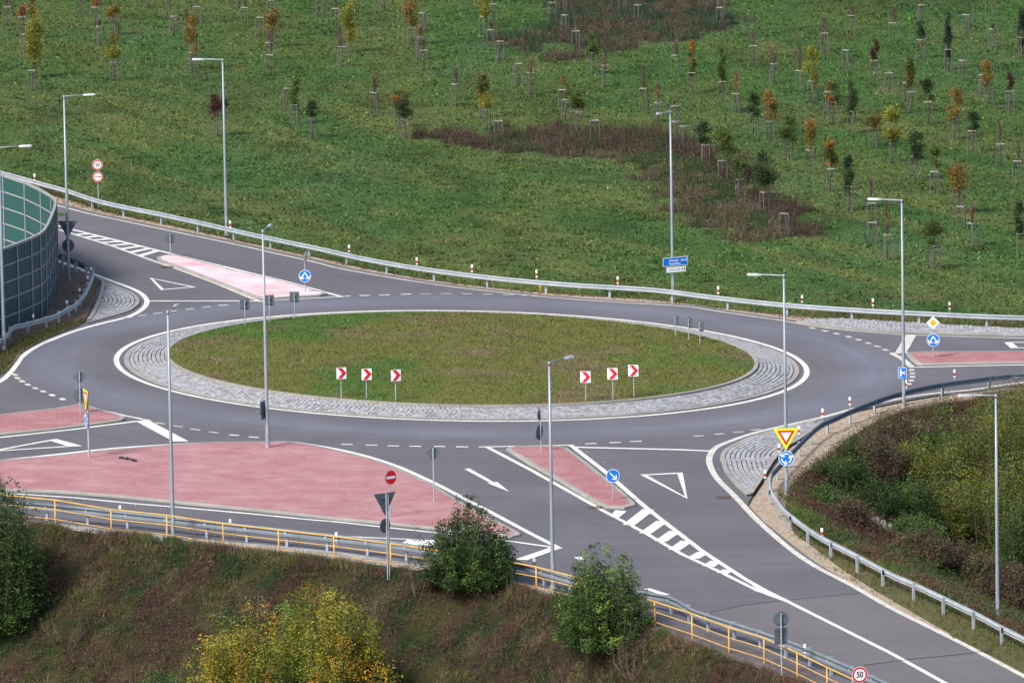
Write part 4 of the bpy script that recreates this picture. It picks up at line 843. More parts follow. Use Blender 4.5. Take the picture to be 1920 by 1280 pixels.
def isl_grass():
    n = 60000; r = 14.6*np.sqrt(RNG.random(n)); t = RNG.random(n)*2*np.pi; x = r*np.cos(t); y = r*np.sin(t); c = island_turf(x, y)*1.15
    P = np.stack([x, y, zis(x, y)-.01], 1); V = blades(P, RNG.uniform(.03, .10, n)*(.7+.9*fbm(x, y, 1., 3, 2)), RNG.uniform(.04, .08, n), 1.2); tag(np_mesh('island_grass', V, 3, jitter(c, n, .3, .08), GRASS), kind='stuff')
isl_grass()
def dryverge():
    N = 150000; x, y = scat(N, -46, 46, 5, 75); a = np.interp(x, [p[0] for p in fo], [p[1] for p in fo]); b_ = np.interp(x, farx, fary)
    f = (y-a)/(b_-a+.01); ok = (f > .12) & (f < 1.9) & (RNG.random(N) < .08+1.0*np.clip(f, 0, 1)**1.6) & (fbm(x, y, 1.2, 131, 3)+.3*np.minimum(f, 1.2) > .50) & ~inpoly(x, y, oT_poly)
    x, y = x[ok], y[ok]; n = len(x); P = np.repeat(np.stack([x, y, G(x, y)-.01], 1), 3, 0)+np.concatenate([RNG.normal(size=(n*3, 2))*.06, np.zeros((n*3, 1))], 1)
    mixc = np.array([[.17, .12, .06], [.13, .09, .055], [.09, .10, .035], [.20, .16, .09]])[RNG.integers(0, 4, n*3)]
    V = blades(P, RNG.uniform(.06, .26, n*3), RNG.uniform(.02, .05, n*3), .6); tag(np_mesh('dry_verge_grass', V, 3, jitter(mixc, n*3, .25), GRASS), kind='stuff')
oT_poly = [tuple(p) for p in list(oT)+plan('A6 2600 664 1919 655 1500 633 1200 615 900 598 700 602 650 604')]
dryverge()
def weeds(name, x, y, dens_fn, colf, hfn, per=9, wid=(.02, .05), lean=.7, spread=.12, stalk=0.):
    n = len(x); Zb = Zf(x, y) if name.startswith('field') else HG(x, y)-.03
    P = np.repeat(np.stack([x, y, Zb], 1), per, 0); P[:, :2] += RNG.normal(size=(n*per, 2))*spread
    c = np.repeat(colf(x, y), per, 0); H = np.repeat(hfn(x, y), per)*RNG.uniform(.4, 1.2, n*per)
    V = blades(P, H, RNG.uniform(*wid, n*per), lean); return V, jitter(c, n*per, .35, .12)
def leafy(x, y, z0, hfn, colf, per=14, size=(.03, .06), spread=.16):
    n = len(x); H = hfn(x, y); P = np.repeat(np.stack([x, y, z0], 1), per, 0); P[:, :2] += RNG.normal(size=(n*per, 2))*spread; P[:, 2] += np.repeat(H, per)*RNG.random(n*per)**.7
    return leaves(P, RNG.uniform(*size, n*per)), jitter(np.repeat(colf(x, y), per, 0), n*per, .35, .12)
def clumps(name, x, y, z, rad, hgt, n, colf, size=(.03, .06)):
    """low domes of leaves: tussocks, bramble and weed clumps"""
    m = len(x); k = m*n; d = rdir(k); d[:, 2] = np.abs(d[:, 2]); q = RNG.uniform(.6, 1.08, (k, 1)); rr = np.repeat(rad*RNG.uniform(.6, 1.3, m), n)[:, None]; hh = np.repeat(hgt*RNG.uniform(.5, 1.4, m), n)
    P = np.repeat(np.stack([x, y, z], 1), n, 0)+d*q*rr*np.array([1, 1, 0]); P[:, 2] += d[:, 2]*q[:, 0]*hh
    c = np.repeat(colf(x, y)*RNG.uniform(.55, 1.5, (m, 1)), n, 0); return leaves(P, RNG.uniform(*size, k)), jitter(c, k, .4, .12)
# near embankment
def near_bank():
    N = 270000; x, y = scat(N, -42, 34, -92, -18); df = np.interp(x, FX, FY)-y; ok = (df > -.1) & (df < 23) & wedge_ok(x, y, 4); x, y, df = x[ok], y[ok], df[ok]
    hf = lambda x, y: .10+.30*sm(fbm(x, y, 1.3, 141, 3), .35, .75)+.12*sm(-(np.interp(x, FX, FY)-y), -2.0, -.2)
    V, C = weeds('bank', x, y, None, lambda x, y: bank(x, y)*1.5*(.45+1.1*RNG.random((len(x), 1))**1.5), hf, 5, (.012, .034), 1.3, .10); tag(np_mesh('embankment_grass', V, 3, C, GRASS), kind='stuff')
    k = (fbm(x, y, .9, 151, 3) > .44) & (RNG.random(len(x)) < .55); x2, y2 = x[k], y[k]
    V, C = leafy(x2, y2, HG(x2, y2), lambda x, y: .06+.36*fbm(x, y, .8, 155, 2)*RNG.random(len(x))+.05, lambda x, y: bank(x+.3, y)*1.35*(.5+.9*RNG.random((len(x), 1))), 7, (.02, .042), .12); tag(np_mesh('embankment_weeds', V, 4, C, LEAF), kind='stuff')
    k = RNG.random(len(x)) < .010; x3, y3 = x[k], y[k]; P = np.stack([x3, y3, HG(x3, y3)], 1); n = len(P); V = blades(P, RNG.uniform(.4, 1.1, n), .025, .9); tag(np_mesh('dry_stalks', V, 3, jitter(np.array([.17, .12, .08]), n, .4), GRASS), kind='stuff')
    k = RNG.random(len(x)) < .085; x4, y4 = x[k], y[k]; V, C = clumps('c', x4, y4, HG(x4, y4)-.05, .26, .34, 46, lambda x, y: bank(x, y)*1.35, (.022, .05)); tag(np_mesh('bramble_cover', V, 4, C, LEAF), kind='stuff')
    # rank weeds hanging over the concrete edge
    N = 9000; x = RNG.uniform(-42, 34, N); e = RNG.normal(size=N)*.35; y = np.interp(x, FX, FY)-.25+np.clip(e, -.8, .45)*(.5+fbm(x, x*0, 1.5, 9, 2)); ok = fbm(x, y, 1.3, 12, 3) > .42; x, y = x[ok], y[ok]
    V, C = weeds('bank', x, y, None, lambda x, y: bank(x, y)*1.8, lambda x, y: .15+.35*fbm(x, y, .9, 15, 2), 7, (.015, .035), .9, .08); tag(np_mesh('edge_weeds', V, 3, C, GRASS), kind='stuff')
near_bank()
def right_bank():
    N = 120000; x, y = scat(N, 14, 46, -75, 12); u = np.interp(x, UX, UY)-y; l = y-np.interp(x, LX, LY); ok = (u > -.6) & (l > -1.6) & (x > XT-.3) & wedge_ok(x, y, 6)
    x, y, l, u = x[ok], y[ok], l[ok], u[ok]
    def colf(x, y):
        l = y-np.interp(x, LX, LY); u = np.interp(x, UX, UY)-y; g = np.array([.10, .155, .04]); s_ = np.array([.19, .17, .08]); b_ = bank(x, y)*1.2
        t = (1-sm(l, 6.0, 11.0))[..., None]; m = sm(fbm(x, y, 1.5, 171, 3), .45, .7)[..., None]; e = g*(1-m)+s_*m; return e*t+b_*(1-t)
    hf = lambda x, y: .08+.42*sm(y-np.interp(x, LX, LY), 1, 7)*(.3+fbm(x, y, 2, 175, 3))
    V, C = weeds('rb', x, y, None, colf, hf, 7, (.02, .05), .8, .12); tag(np_mesh('hollow_grass', V, 3, C, GRASS), kind='stuff')
    k = (l > 4) & (fbm(x, y, 2.0, 181, 3) > .45); x2, y2 = x[k], y[k]
    gc = lambda x, y: np.where((fbm(x, y, 3.5, 191, 2) > .52)[:, None], np.array([.12, .065, .045]), np.array([.065, .10, .03]))
    V, C = leafy(x2, y2, HG(x2, y2), lambda x, y: .2+.6*RNG.random(len(x)), gc, 12, (.03, .06), .22); tag(np_mesh('hollow_weeds', V, 4, C, LEAF), kind='stuff')
    k = (l > 3.5) & (RNG.random(len(x)) < .05); x4, y4 = x[k], y[k]; V, C = clumps('c', x4, y4, HG(x4, y4)-.05, .34, .45, 46, lambda x, y: bank(x, y)*1.35, (.025, .055)); tag(np_mesh('hollow_brambles', V, 4, C, LEAF), kind='stuff')
    # verge grass between exit road and rail
    N = 30000; x, y = scat(N, 14, 40, -75, -18); yl = np.interp(x, LX, LY); ex = np.array([(p[0], p[1]) for p in ASPH_OUT[10:21]]); ex = ex[np.argsort(ex[:, 0])]; ye = np.interp(x, ex[:, 0], ex[:, 1])
    f = (y-ye)/(yl-ye+.01); ok = (f > .03) & (f < 1.2) & (RNG.random(N) < .25+f*.9) & (fbm(x, y, .9, 201, 3)+.22*sm(x, 17, 24)+.12*f > .50) & (yl > ye); x, y = x[ok], y[ok]; n = len(x); x = np.repeat(x, 3)+RNG.normal(size=n*3)*.08; y = np.repeat(y, 3)+RNG.normal(size=n*3)*.08
    cc_ = np.array([[.08, .12, .03], [.16, .13, .06], [.10, .11, .035], [.17, .11, .06]])[RNG.integers(0, 4, n*3)]
    P = np.stack([x, y, G(x, y)-.02], 1); tag(np_mesh('shoulder_grass', blades(P, RNG.uniform(.05, .2, n*3), RNG.uniform(.03, .06, n*3), .9), 3, jitter(cc_, n*3, .3), GRASS), kind='stuff')
right_bank()
def bed():
    # tufts on the left gravel bed
    P_ = np.array(LEFTG); N = 14000; x, y = scat(N, P_[:, 0].min(), P_[:, 0].max(), P_[:, 1].min(), P_[:, 1].max()); edge = fbm(x, y, .9, 211, 3); ok = inpoly(x, y, LEFTG) & (edge > .6); x, y = x[ok], y[ok]
    n = len(x); cc_ = np.array([[.07, .07, .03], [.12, .085, .05], [.08, .10, .03]])[RNG.integers(0, 3, n)]
    tag(np_mesh('gravel_bed_weeds', blades(np.stack([x, y, G(x, y)+.05], 1), RNG.uniform(.05, .18, n), RNG.uniform(.05, .10, n), 1.), 3, jitter(cc_, n, .3), GRASS), kind='stuff')
    Pq = LEFT_LINE; A = offset(Pq, .55, False); B_ = offset(Pq, -.55, False)
    s = 1 if inpoly(np.array([A[60][0]]), np.array([A[60][1]]), LEFTG)[0] else -1
    C_ = np.array(offset(Pq, s*.75, False)); i = RNG.integers(45, len(C_)-1, 9000); x = C_[i, 0]+RNG.normal(size=9000)*.28; y = C_[i, 1]+RNG.normal(size=9000)*.28; ok = inpoly(x, y, LEFTG); x, y = x[ok], y[ok]; n = len(x)
    cc_ = np.array([[.07, .10, .03], [.13, .10, .05], [.09, .11, .03]])[RNG.integers(0, 3, n)]
    tag(np_mesh('gravel_edge_grass', blades(np.stack([x, y, G(x, y)+.05], 1), RNG.uniform(.05, .22, n), RNG.uniform(.03, .07, n), .8), 3, jitter(cc_, n, .3), GRASS), kind='stuff')
bed()
def field_patches():
    for nm_, poly, N, zone in (('field_undergrowth', PATCH1, 16000, 1), ('field_young_planting', PATCH2, 14000, 2)):
        P_ = np.array(poly); x, y = scat(N, P_[:, 0].min()-3, P_[:, 0].max()+3, P_[:, 1].min()-6, P_[:, 1].max()+6); ok = inpoly(*PJ(x, y), poly) & (fbm(x, y*.6, 1.0, 8, 2) > .30); x, y = x[ok], y[ok]
        if zone == 1:
            def cf(x, y):
                # dark reddish brown along the upper right rim, olive inside
                up = (inpoly(x, y+11., poly) == 0)[..., None]*1.; a = np.array([.082, .055, .042]); b_ = np.array([.105, .098, .048]); v_ = np.array([.13, .095, .075]); r = (sm(fbm(x, y*.5, 2.2, 221, 3), .45, .62)*.75)[..., None]
                c = b_*(1-r)+v_*r; c = c*(1-up*.85)+a*up*.85; g = (sm(fbm(x, y*.5, 1.5, 231, 3), .50, .62)*(.9-.35*up[..., 0]))[..., None]
                return (c*(1-g)+np.array([.045, .080, .028])*g)*(.55+.9*RNG.random((len(x), 1)))
            hf = lambda x, y: .18+.45*fbm(x, y*.5, 1.6, 241, 3)+.2*(inpoly(x, y+9., poly) == 0)
        else:
            def cf(x, y):
                t = sm(y, 150, 158)[..., None]*0+(y > np.median(y)+18)[..., None]*1.; k = (fbm(x, y*.5, 1.6, 251, 3) > .48)[..., None]; a = np.where(k, np.array([.04, .072, .036]), np.array([.10, .08, .055])); return (a*(1-t)+np.array([.095, .06, .052])*t)*(.55+.9*RNG.random((len(x), 1)))
            hf = lambda x, y: .2+.75*fbm(x, y*.5, 1.4, 261, 3)
        V, C = weeds('field', x, y, None, cf, hf, 6, (.02, .05), .6, .1); o = np_mesh(nm_+'_stems', V, 3, C, GRASS); tag(o, kind='stuff')
        k = RNG.random(len(x)) < .20; V, C = clumps('c', x[k], y[k], Zf(x[k], y[k])-.05, .32, .58 if zone == 1 else .6, 34, cf, (.03, .06)); tag(np_mesh(nm_+'_clumps', V, 4, C, LEAF), kind='stuff')
        V, C = leafy(x, y, Zf(x, y), hf, cf, 9, (.03, .055), .16); tag(np_mesh(nm_, V, 4, C, LEAF), kind='stuff')
field_patches()

# ------------------------------------------------------------------ staked trees in the field
KIND = {
 'b': ('bare', (.13, .085, .07)), 'B': ('bare orange tinged', (.26, .13, .05)), 'e': ('leafless', None), 'g': ('green leaved', (.075, .11, .025)), 'd': ('dark green', (.035, .06, .022)),
 'y': ('yellow green', (.21, .21, .03)), 'Y': ('tall yellow green columnar', (.19, .19, .025)), 'o': ('orange leaved', (.24, .14, .038)), 'm': ('green and orange mixed', (.16, .13, .03)), 'r': ('dark red brown', (.08, .035, .03)), 'n': ('blackish green columnar', (.022, .035, .028)), 'R': ('rust coloured', (.26, .10, .05))}
TREES = '''T1 65 230 55 -40 60 b 205 300 190 60 80 R 228 470 320 250 40 b 318 685 560 110 150 Y 295 350 250 -60 90 m 295 805 625 560 30 e 725 145 0 -90 60 b 860 225 110 0 70 R 900 405 235 170 40 b 1020 320 145 -60 110 o 1060 600 425 150 110 b 1025 715 550 310 120 y 900 50 -120 -200 60 b 1340 75 -100 -200 60 b 1505 155 -20 -130 90 m 1565 320 150 60 40 e 1775 225 65 -60 50 b 1690 415 240 60 90 b 1755 505 345 260 40 e 1735 640 470 175 110 o
T2 230 70 -100 -180 50 b 292 245 75 0 50 b 425 335 160 100 30 e 530 440 270 60 120 o 520 665 495 260 70 b 510 540 380 300 40 b 520 170 0 -80 60 b 945 155 0 -80 40 e 1105 245 70 -40 60 b 1215 470 290 0 110 Y 1160 595 405 260 120 b 1540 80 -90 -150 40 e 1730 160 0 -60 60 b 1785 390 230 -40 120 o 1885 270 100 30 40 e 1860 515 320 200 90 B 1895 620 430 330 60 b 40 1200 985 800 140 r 660 1000 780 740 40 e 740 1115 925 730 110 g 890 1225 1035 865 110 d 1455 1030 815 650 100 b 1675 1140 940 780 130 m 1725 1235 1055 850 150 d
T3 515 310 135 -20 120 y 605 180 20 -60 60 b 585 415 250 170 60 b 655 535 355 200 50 b 1125 170 40 -20 50 b 1250 290 160 100 40 e 1350 435 270 170 30 e 1265 120 -40 -120 60 b 1770 115 -50 -120 50 e 1905 200 65 0 50 e 265 950 740 580 80 b 505 1055 860 660 110 m 550 1155 970 840 140 y 655 1240 1075 1040 30 e 825 745 535 520 20 e 935 845 635 510 100 b 1230 960 800 650 60 B 1250 1070 885 800 40 b 1370 1170 1020 810 140 g 1500 660 460 300 100 g 1605 765 545 420 90 b 1520 1250 1110 1000 20 e
T4 45 1085 870 650 100 b 180 1210 1010 810 90 B 360 750 525 380 110 b 530 920 700 430 90 m 825 1010 795 480 100 g 800 105 -60 -150 50 e 810 255 105 60 40 e 355 1230 1130 1000 60 b 355 1420 1235 1200 20 e 970 1110 915 700 100 B 1135 655 425 260 120 b 1340 820 620 430 130 b 1600 895 690 430 120 b 1725 1010 800 480 130 y 1845 525 330 160 150 b
T6 605 245 45 -169 100 d 750 320 130 -109 125 o 915 465 250 10 150 g 1100 585 370 125 110 o 1265 740 540 320 130 m 1425 890 675 440 120 d 10 345 215 150 30 e 190 500 360 140 115 d 345 640 465 215 200 g 488 800 650 470 160 g 700 910 755 420 190 d 880 1105 905 790 90 b
T5 200 365 150 50 90 b 620 430 230 60 110 b 890 225 65 -60 50 b 890 585 390 215 100 d 1170 700 490 170 80 n 1350 335 150 120 20 e 1580 160 0 -60 60 e 1605 490 300 240 60 b 1905 600 380 95 80 n 150 705 490 420 50 e 430 805 590 380 70 r 570 910 705 600 80 e 735 1020 830 800 20 e 790 1150 930 630 100 m 1310 805 605 560 30 e 1500 930 735 700 20 e 1570 1060 830 585 120 o 1780 1140 920 730 60 r 965 1265 1025 830 130 d 200 1343 1105 850 120 d
A3 845 700 570 445 75 m 815 625 540 500 20 e
T7 155 300 150 30 110 m 295 425 245 30 140 y 465 545 360 200 150 d 615 655 485 315 90 g 760 250 75 -118 110 o 895 345 180 50 110 d 1105 455 280 90 60 b 1235 580 400 230 50 b 790 800 610 420 150 o 815 905 740 700 20 e 890 1045 860 720 60 B 140 890 715 530 70 b 150 1015 860 840 20 e 255 1140 950 700 80 b 610 1215 1030 850 160 g 1250 1115 940 725 80 d'''
tl = []; f = None; buf = []
for tkn in TREES.split():
    if tkn in FR and len(tkn) > 1: f = FR[tkn]; continue
    buf.append(tkn)
    if len(buf) == 6:
        a = [float(v) for v in buf[:5]]; tl.append((f[0]+a[0]/f[2], f[1]+a[1]/f[2], f[1]+a[2]/f[2], f[1]+a[3]/f[2], a[4]/f[2], buf[5])); buf = []
def stake_meshes():
    b = MB(); b.tube([(0, 0, -.2), (0, 0, 1.28)], .031, 6); sm_ = b.build('stake', STAKE); b = MB(); q = [(.30*math.cos(R(a)), .30*math.sin(R(a)), 1.27) for a in (90, 210, 330)]
    for i in range(3): b.tube([q[i], q[(i+1) % 3]], .022, 6)
    c = b.build('crossbar_frame', STAKET); b = MB()
    q = [(x, y, .98) for x, y, z_ in q]; [b.tube([p, (0, 0, .98)], .013, 5) for p in q]; d_ = b.build('tree_tie', BLACK); m = (sm_.data, c.data, d_.data)
    for o in (sm_, c, d_): bpy.data.objects.remove(o)
    return m
SM, CM, TM = stake_meshes()
rows = [(-99, 62, 'along the top edge of the field'), (62, 118, 'in the upper field'), (118, 175, 'in the middle field'), (175, 235, 'in the lower middle field'), (235, 999, 'in the lowest part of the field')]
colsn = [(-99, 300, 'far left'), (300, 640, 'left'), (640, 960, 'centre left'), (960, 1280, 'centre'), (1280, 1500, 'centre right'), (1500, 1720, 'right'), (1720, 2999, 'far right')]
keyed = {}
for i, tr in enumerate(tl):
    r_ = next(n for a, b, n in rows if a <= tr[1] < b); c_ = next(n for a, b, n in colsn if a <= tr[0] < b); keyed.setdefault((KIND[tr[5]][0], r_, c_), []).append(i)
labels = {}
ordn = ['leftmost', 'second from left', 'third from left', 'fourth from left', 'fifth from left', 'sixth from left']
for (k, r_, c_), ids in keyed.items():
    ids.sort(key=lambda i: tl[i][0])
    for j, i in enumerate(ids):
        s = '' if len(ids) == 1 else f', {ordn[j] if j < len(ids)-1 or len(ids) > 6 else "rightmost"} of {len(ids)}'
        labels[i] = f'{k} staked sapling {r_}, {c_}{s}'.replace('green and orange mixed', 'mixed green orange').replace(' of the field', '')
for i, (bx, by, sy_, cy_, cw, kd) in enumerate(tl):
    B = at(bx, by); B[2] = float(Zf(B[0], B[1])); q = FPX/np.linalg.norm(B-CAM); t = thing('staked_tree', B, labels[i], 'tree', 'young staked trees planted across the field', RNG.uniform(0, 6.28))
    rz = t.rotation_euler[2]; sc = max(.92, min(1.12, (by-sy_)/q/1.29)) if sy_ > 0 else 1.
    for k in range(3):
        a = R(90+120*k); o = link('stake', SM, t, (.30*math.cos(a), .30*math.sin(a), 0)); o.scale = (1, 1, sc); o.rotation_euler = (R(random.uniform(-1.5, 1.5)), R(random.uniform(-1.5, 1.5)), 0)
    o = link('crossbar_frame', CM, t); o.scale = (1, 1, sc); o = link('tree_tie', TM, t)
    Ht = max(1.5, (by-cy_)/q); cwm = cw/q; word, cc_ = KIND[kd]
    b = MB(); jx, jy = random.uniform(-.08, .08), random.uniform(-.08, .08); top = Ht*.9
    b.tube([(0, 0, -.05), (jx*.3, jy*.3, 1.2), (jx, jy, top)], [.032, .026, .008], 6); 
    b.build('trunk', BARK, t, smooth=True)
    cb = 1.35 if kd not in 'Yn' else .95
    if kd == 'e' or kd in 'bB':
        nt = 7 if kd == 'e' else 42; wv = []; wc = []
        for k in range(nt):
            h0 = random.uniform(cb*.9, top); a = random.random()*6.28; L = random.uniform(.25, .55)*max(.4, Ht-cb)*(.5 if kd == 'e' else 1); r_ = cwm*.5*random.uniform(.4, 1.)
            p0 = np.array([jx*h0/top, jy*h0/top, h0]); p1 = p0+np.array([math.cos(a)*r_, math.sin(a)*r_, L]); dd = np.array([-math.sin(a), math.cos(a), 0])*.018
            wv += [p0-dd, p0+dd, p1]; wc.append((.13, .09, .075))
            d2_ = np.array([0, 0, .018]); wv += [p0-d2_, p0+d2_, p1]; wc.append((.13, .09, .075))
            for _ in range(4):
                f_ = random.uniform(.3, .9); s0 = p0+(p1-p0)*f_; a2 = a+random.uniform(-1, 1); s1 = s0+np.array([math.cos(a2), math.sin(a2), 1.2])*r_*.45; wv += [s0-dd*.7, s0+dd*.7, s1]; wc.append((.15, .10, .08))
        cr_ = np_mesh('crown', np.array(wv), 3, jitter(np.array(wc), len(wc), .2), TWIG, t)
        if kd in 'bB':
            n = 150 if kd == 'b' else 320; hh = np.clip(RNG.normal(.5, .24, n), 0, 1); rr = cwm*.5*np.sin(np.pi*np.clip(hh*.8+.15, 0, 1))*np.sqrt(RNG.random(n)); a = RNG.random(n)*6.28
            P = np.stack([rr*np.cos(a), rr*np.sin(a), cb+hh*(Ht-cb)], 1); np_mesh('dry_leaves', leaves(P, RNG.uniform(.02, .045, n)), 4, jitter(np.array(cc_)*(1 if kd == 'B' else 1.1), n, .35), LEAF, cr_)
    else:
        cwm *= 1.25; Ht *= 1.04; n = int(340+820*cwm*(Ht-cb)); nc = 9 + (8 if kd in 'Yn' else 0); hh = RNG.random(nc); 
        prof = lambda h: (np.sin(np.pi*np.clip(h*.78+.17, 0, 1))**.7) if kd not in 'Yn' else (.55+.45*np.sin(np.pi*np.clip(h*.9+.1, 0, 1)))
        ca = RNG.random(nc)*6.28; crr = cwm*.32*prof(hh)*RNG.uniform(.3, 1.1, nc); CP = np.stack([crr*np.cos(ca), crr*np.sin(ca), cb+hh*(Ht-cb)*.95], 1)
        ci = RNG.integers(0, nc, n); P = CP[ci]+RNG.normal(size=(n, 3))*np.array([cwm*.14, cwm*.14, max(.10, (Ht-cb)*.085)])
        cl = np.array(cc_); base = np.repeat(cl[None], n, 0)*(.72+.6*RNG.random(nc))[ci][:, None]
        if kd == 'm': s_ = (RNG.random(nc) < .4)[ci]; base[s_] = np.array([.30, .15, .03]); base[~s_] = np.array([.07, .085, .022])
        if kd == 'o': s_ = ((P[:, 2] < cb+(Ht-cb)*.5) & (RNG.random(n) < .6)) | (RNG.random(n) < .22); base[s_] = np.array([.17, .15, .03])
        np_mesh('crown', leaves(P, RNG.uniform(.04, .075, n)), 4, jitter(base, n, .35, .12), LEAF, t)

# ------------------------------------------------------------------ shrubs
def shrub(P0, H, W, label, pal, name='shrub', cat='shrub', leaf=(.03, .06), shoots=60, per=160, up=.75, group=None, low=.08, lean=0., spread=.10, depth=None, stems=True, ragged=.25, clump=1., cone=.42):
    """many upright shoots from a common base, each clothed in leaves; pal = [(colour, weight, min height fraction)]"""
    t = thing(name, P0, label, cat, group); V = []; C = []; b = MB(); depth = depth or W
    wts = np.array([p[1] for p in pal], float); wts /= wts.sum()
    for k in range(shoots):
        a = random.random()*6.283; rr = math.sqrt(random.random()); ex = math.cos(a)*rr*W/2; ey = math.sin(a)*rr*depth/2
        h = H*(1-cone*rr**(2.2 if cone < .5 else 1.5))*random.uniform(1-ragged, 1.0); base = np.array([ex*.30, ey*.30, -.1]); tip = np.array([ex*1.0+lean*h, ey, h]); mid = (base+tip)/2+np.array([ex*.32*(1-up*.3), ey*.32, -h*.06])
        if rr > .8 and random.random() < .75: tip[2] = h*random.uniform(.25, 1.0); mid = (base+tip)/2+np.array([ex*.2, ey*.2, 0])
        tt = (low+(1-low)*RNG.random(per)**.8)[:, None]; c = (1-tt)**2*base+2*tt*(1-tt)*mid+tt**2*tip; sp = spread*H*.5*(1.15-tt[:, 0]*.75)[:, None]
        c = c+RNG.normal(size=(per, 3))*sp*np.array([1, 1, .8])
        nc = max(3, per//16); cc0 = c[RNG.integers(0, per, nc)]; kk = RNG.integers(0, nc, per); cl = cc0[kk]+RNG.normal(size=(per, 3))*np.array([.085, .085, .07])*clump
        use = RNG.random(per) < .75; c[use] = cl[use]; c = c[c[:, 2] > .03]
        V.append(c); col = np.array(pal[RNG.choice(len(pal), p=wts)][0])*random.uniform(.6, 1.5); C.append(np.repeat(col[None], len(c), 0))
        if stems and k % 3 == 0: b.tube([tuple(base), tuple(mid), tuple(tip*.97)], [.022, .014, .005], 5)
    P = np.concatenate(V); C = np.concatenate(C); n = len(P)
    if stems: b.build('stems', BARK, t)
    np_mesh('foliage', leaves(P, RNG.uniform(leaf[0], leaf[1], n)), 4, jitter(C, n, .32, .12), LEAF, t); return t
DG = [((.040, .075, .020), 5, 0), ((.055, .10, .026), 3, 0), ((.085, .14, .03), 1.2, 0), ((.028, .05, .018), 2, 0)]
YG = [((.27, .24, .028), 4.4, 0), ((.13, .18, .03), 4, 0), ((.40, .24, .03), 1.6, 0), ((.07, .10, .02), 1.8, 0)]
YGR = [((.125, .155, .030), 5, 0), ((.175, .172, .032), 3.0, 0), ((.07, .10, .025), 3, 0), ((.045, .065, .02), 1.4, 0)]
GRN = [((.07, .13, .03), 4, 0), ((.10, .18, .04), 2, 0), ((.05, .08, .025), 2, 0)]
BRN = [((.105, .072, .048), 4, 0), ((.085, .065, .045), 3, 0), ((.13, .10, .05), 2, 0), ((.06, .08, .028), 2, 0)]
def S_(bx, by, top, wpx, label, pal, **k):
    B = atT(bx, by); q = FPX/np.linalg.norm(B-CAM); return shrub(B, (by-top)/q, wpx/q, label, pal, **k)
S_(880, 1100, 918, 190, 'big dark green leafy bush standing before the yellow railing, left of the near lamp', DG, cone=.6, ragged=.4, shoots=190, per=220, leaf=(.035, .07), low=.12)
S_(1130, 1216, 990, 195, 'big green bush with yellow green tips right of the near lamp, lower of two', DG[:3]+[((.14, .22, .04), 2.6, 0)], cone=.6, ragged=.4, shoots=210, per=230, leaf=(.035, .07), low=.05)
S_(-4, 1185, 856, 185, 'tall dark green bush cut off by the left picture edge', DG, shoots=300, per=300, leaf=(.035, .065), low=.05, ragged=.5)
S_(783, 1118, 975, 38, 'thin sparse young shrub left of the big dark green bush', DG, shoots=9, per=70, leaf=(.025, .045), spread=.05)
S_(606, 1400, 1085, 290, 'broad yellow and orange autumn tree at the bottom centre left', YG, name='autumn_tree', cat='tree', shoots=340, per=340, spread=.09, leaf=(.035, .07), low=.25, ragged=.45, clump=1.7)
S_(470, 1420, 1108, 230, 'yellow tree left of the broad yellow and orange tree', YG, name='autumn_tree', cat='tree', shoots=210, per=300, leaf=(.035, .07), low=.25, ragged=.5, clump=1.7)
S_(395, 1420, 1190, 130, 'small yellow green tree at the lower edge, left of the yellow trees', YG[:2]+YGR[:2], name='autumn_tree', cat='tree', shoots=70, per=180, leaf=(.035, .07), low=.25)
S_(300, 1400, 1225, 110, 'bright green bush at the bottom edge left of the autumn trees', GRN, shoots=70, per=150, leaf=(.03, .06))
S_(598, 1180, 1072, 40, 'thin sapling with orange leaves rising behind the yellow autumn tree', [((.50, .26, .03), 3, 0), ((.5, .15, .04), 1, 0)], name='orange_sapling', cat='tree', shoots=10, per=26, leaf=(.03, .055), spread=.07, low=.4)
S_(480, 1170, 1100, 150, 'low tangle of dark brown brambles on the near slope', BRN, shoots=60, per=90, leaf=(.02, .04), ragged=.4, cat='shrub')
S_(130, 1200, 1150, 120, 'small brown bramble clump beside the tall left bush', BRN, shoots=30, per=80, leaf=(.02, .04))
S_(1185, 1270, 1180, 110, 'purple brown scrub at the foot of the big green bush', BRN, shoots=40, per=80, leaf=(.02, .04), ragged=.4)
S_(700, 1300, 1225, 120, 'low green weeds right of the broad yellow tree', GRN, shoots=30, per=90, leaf=(.025, .045), ragged=.4)
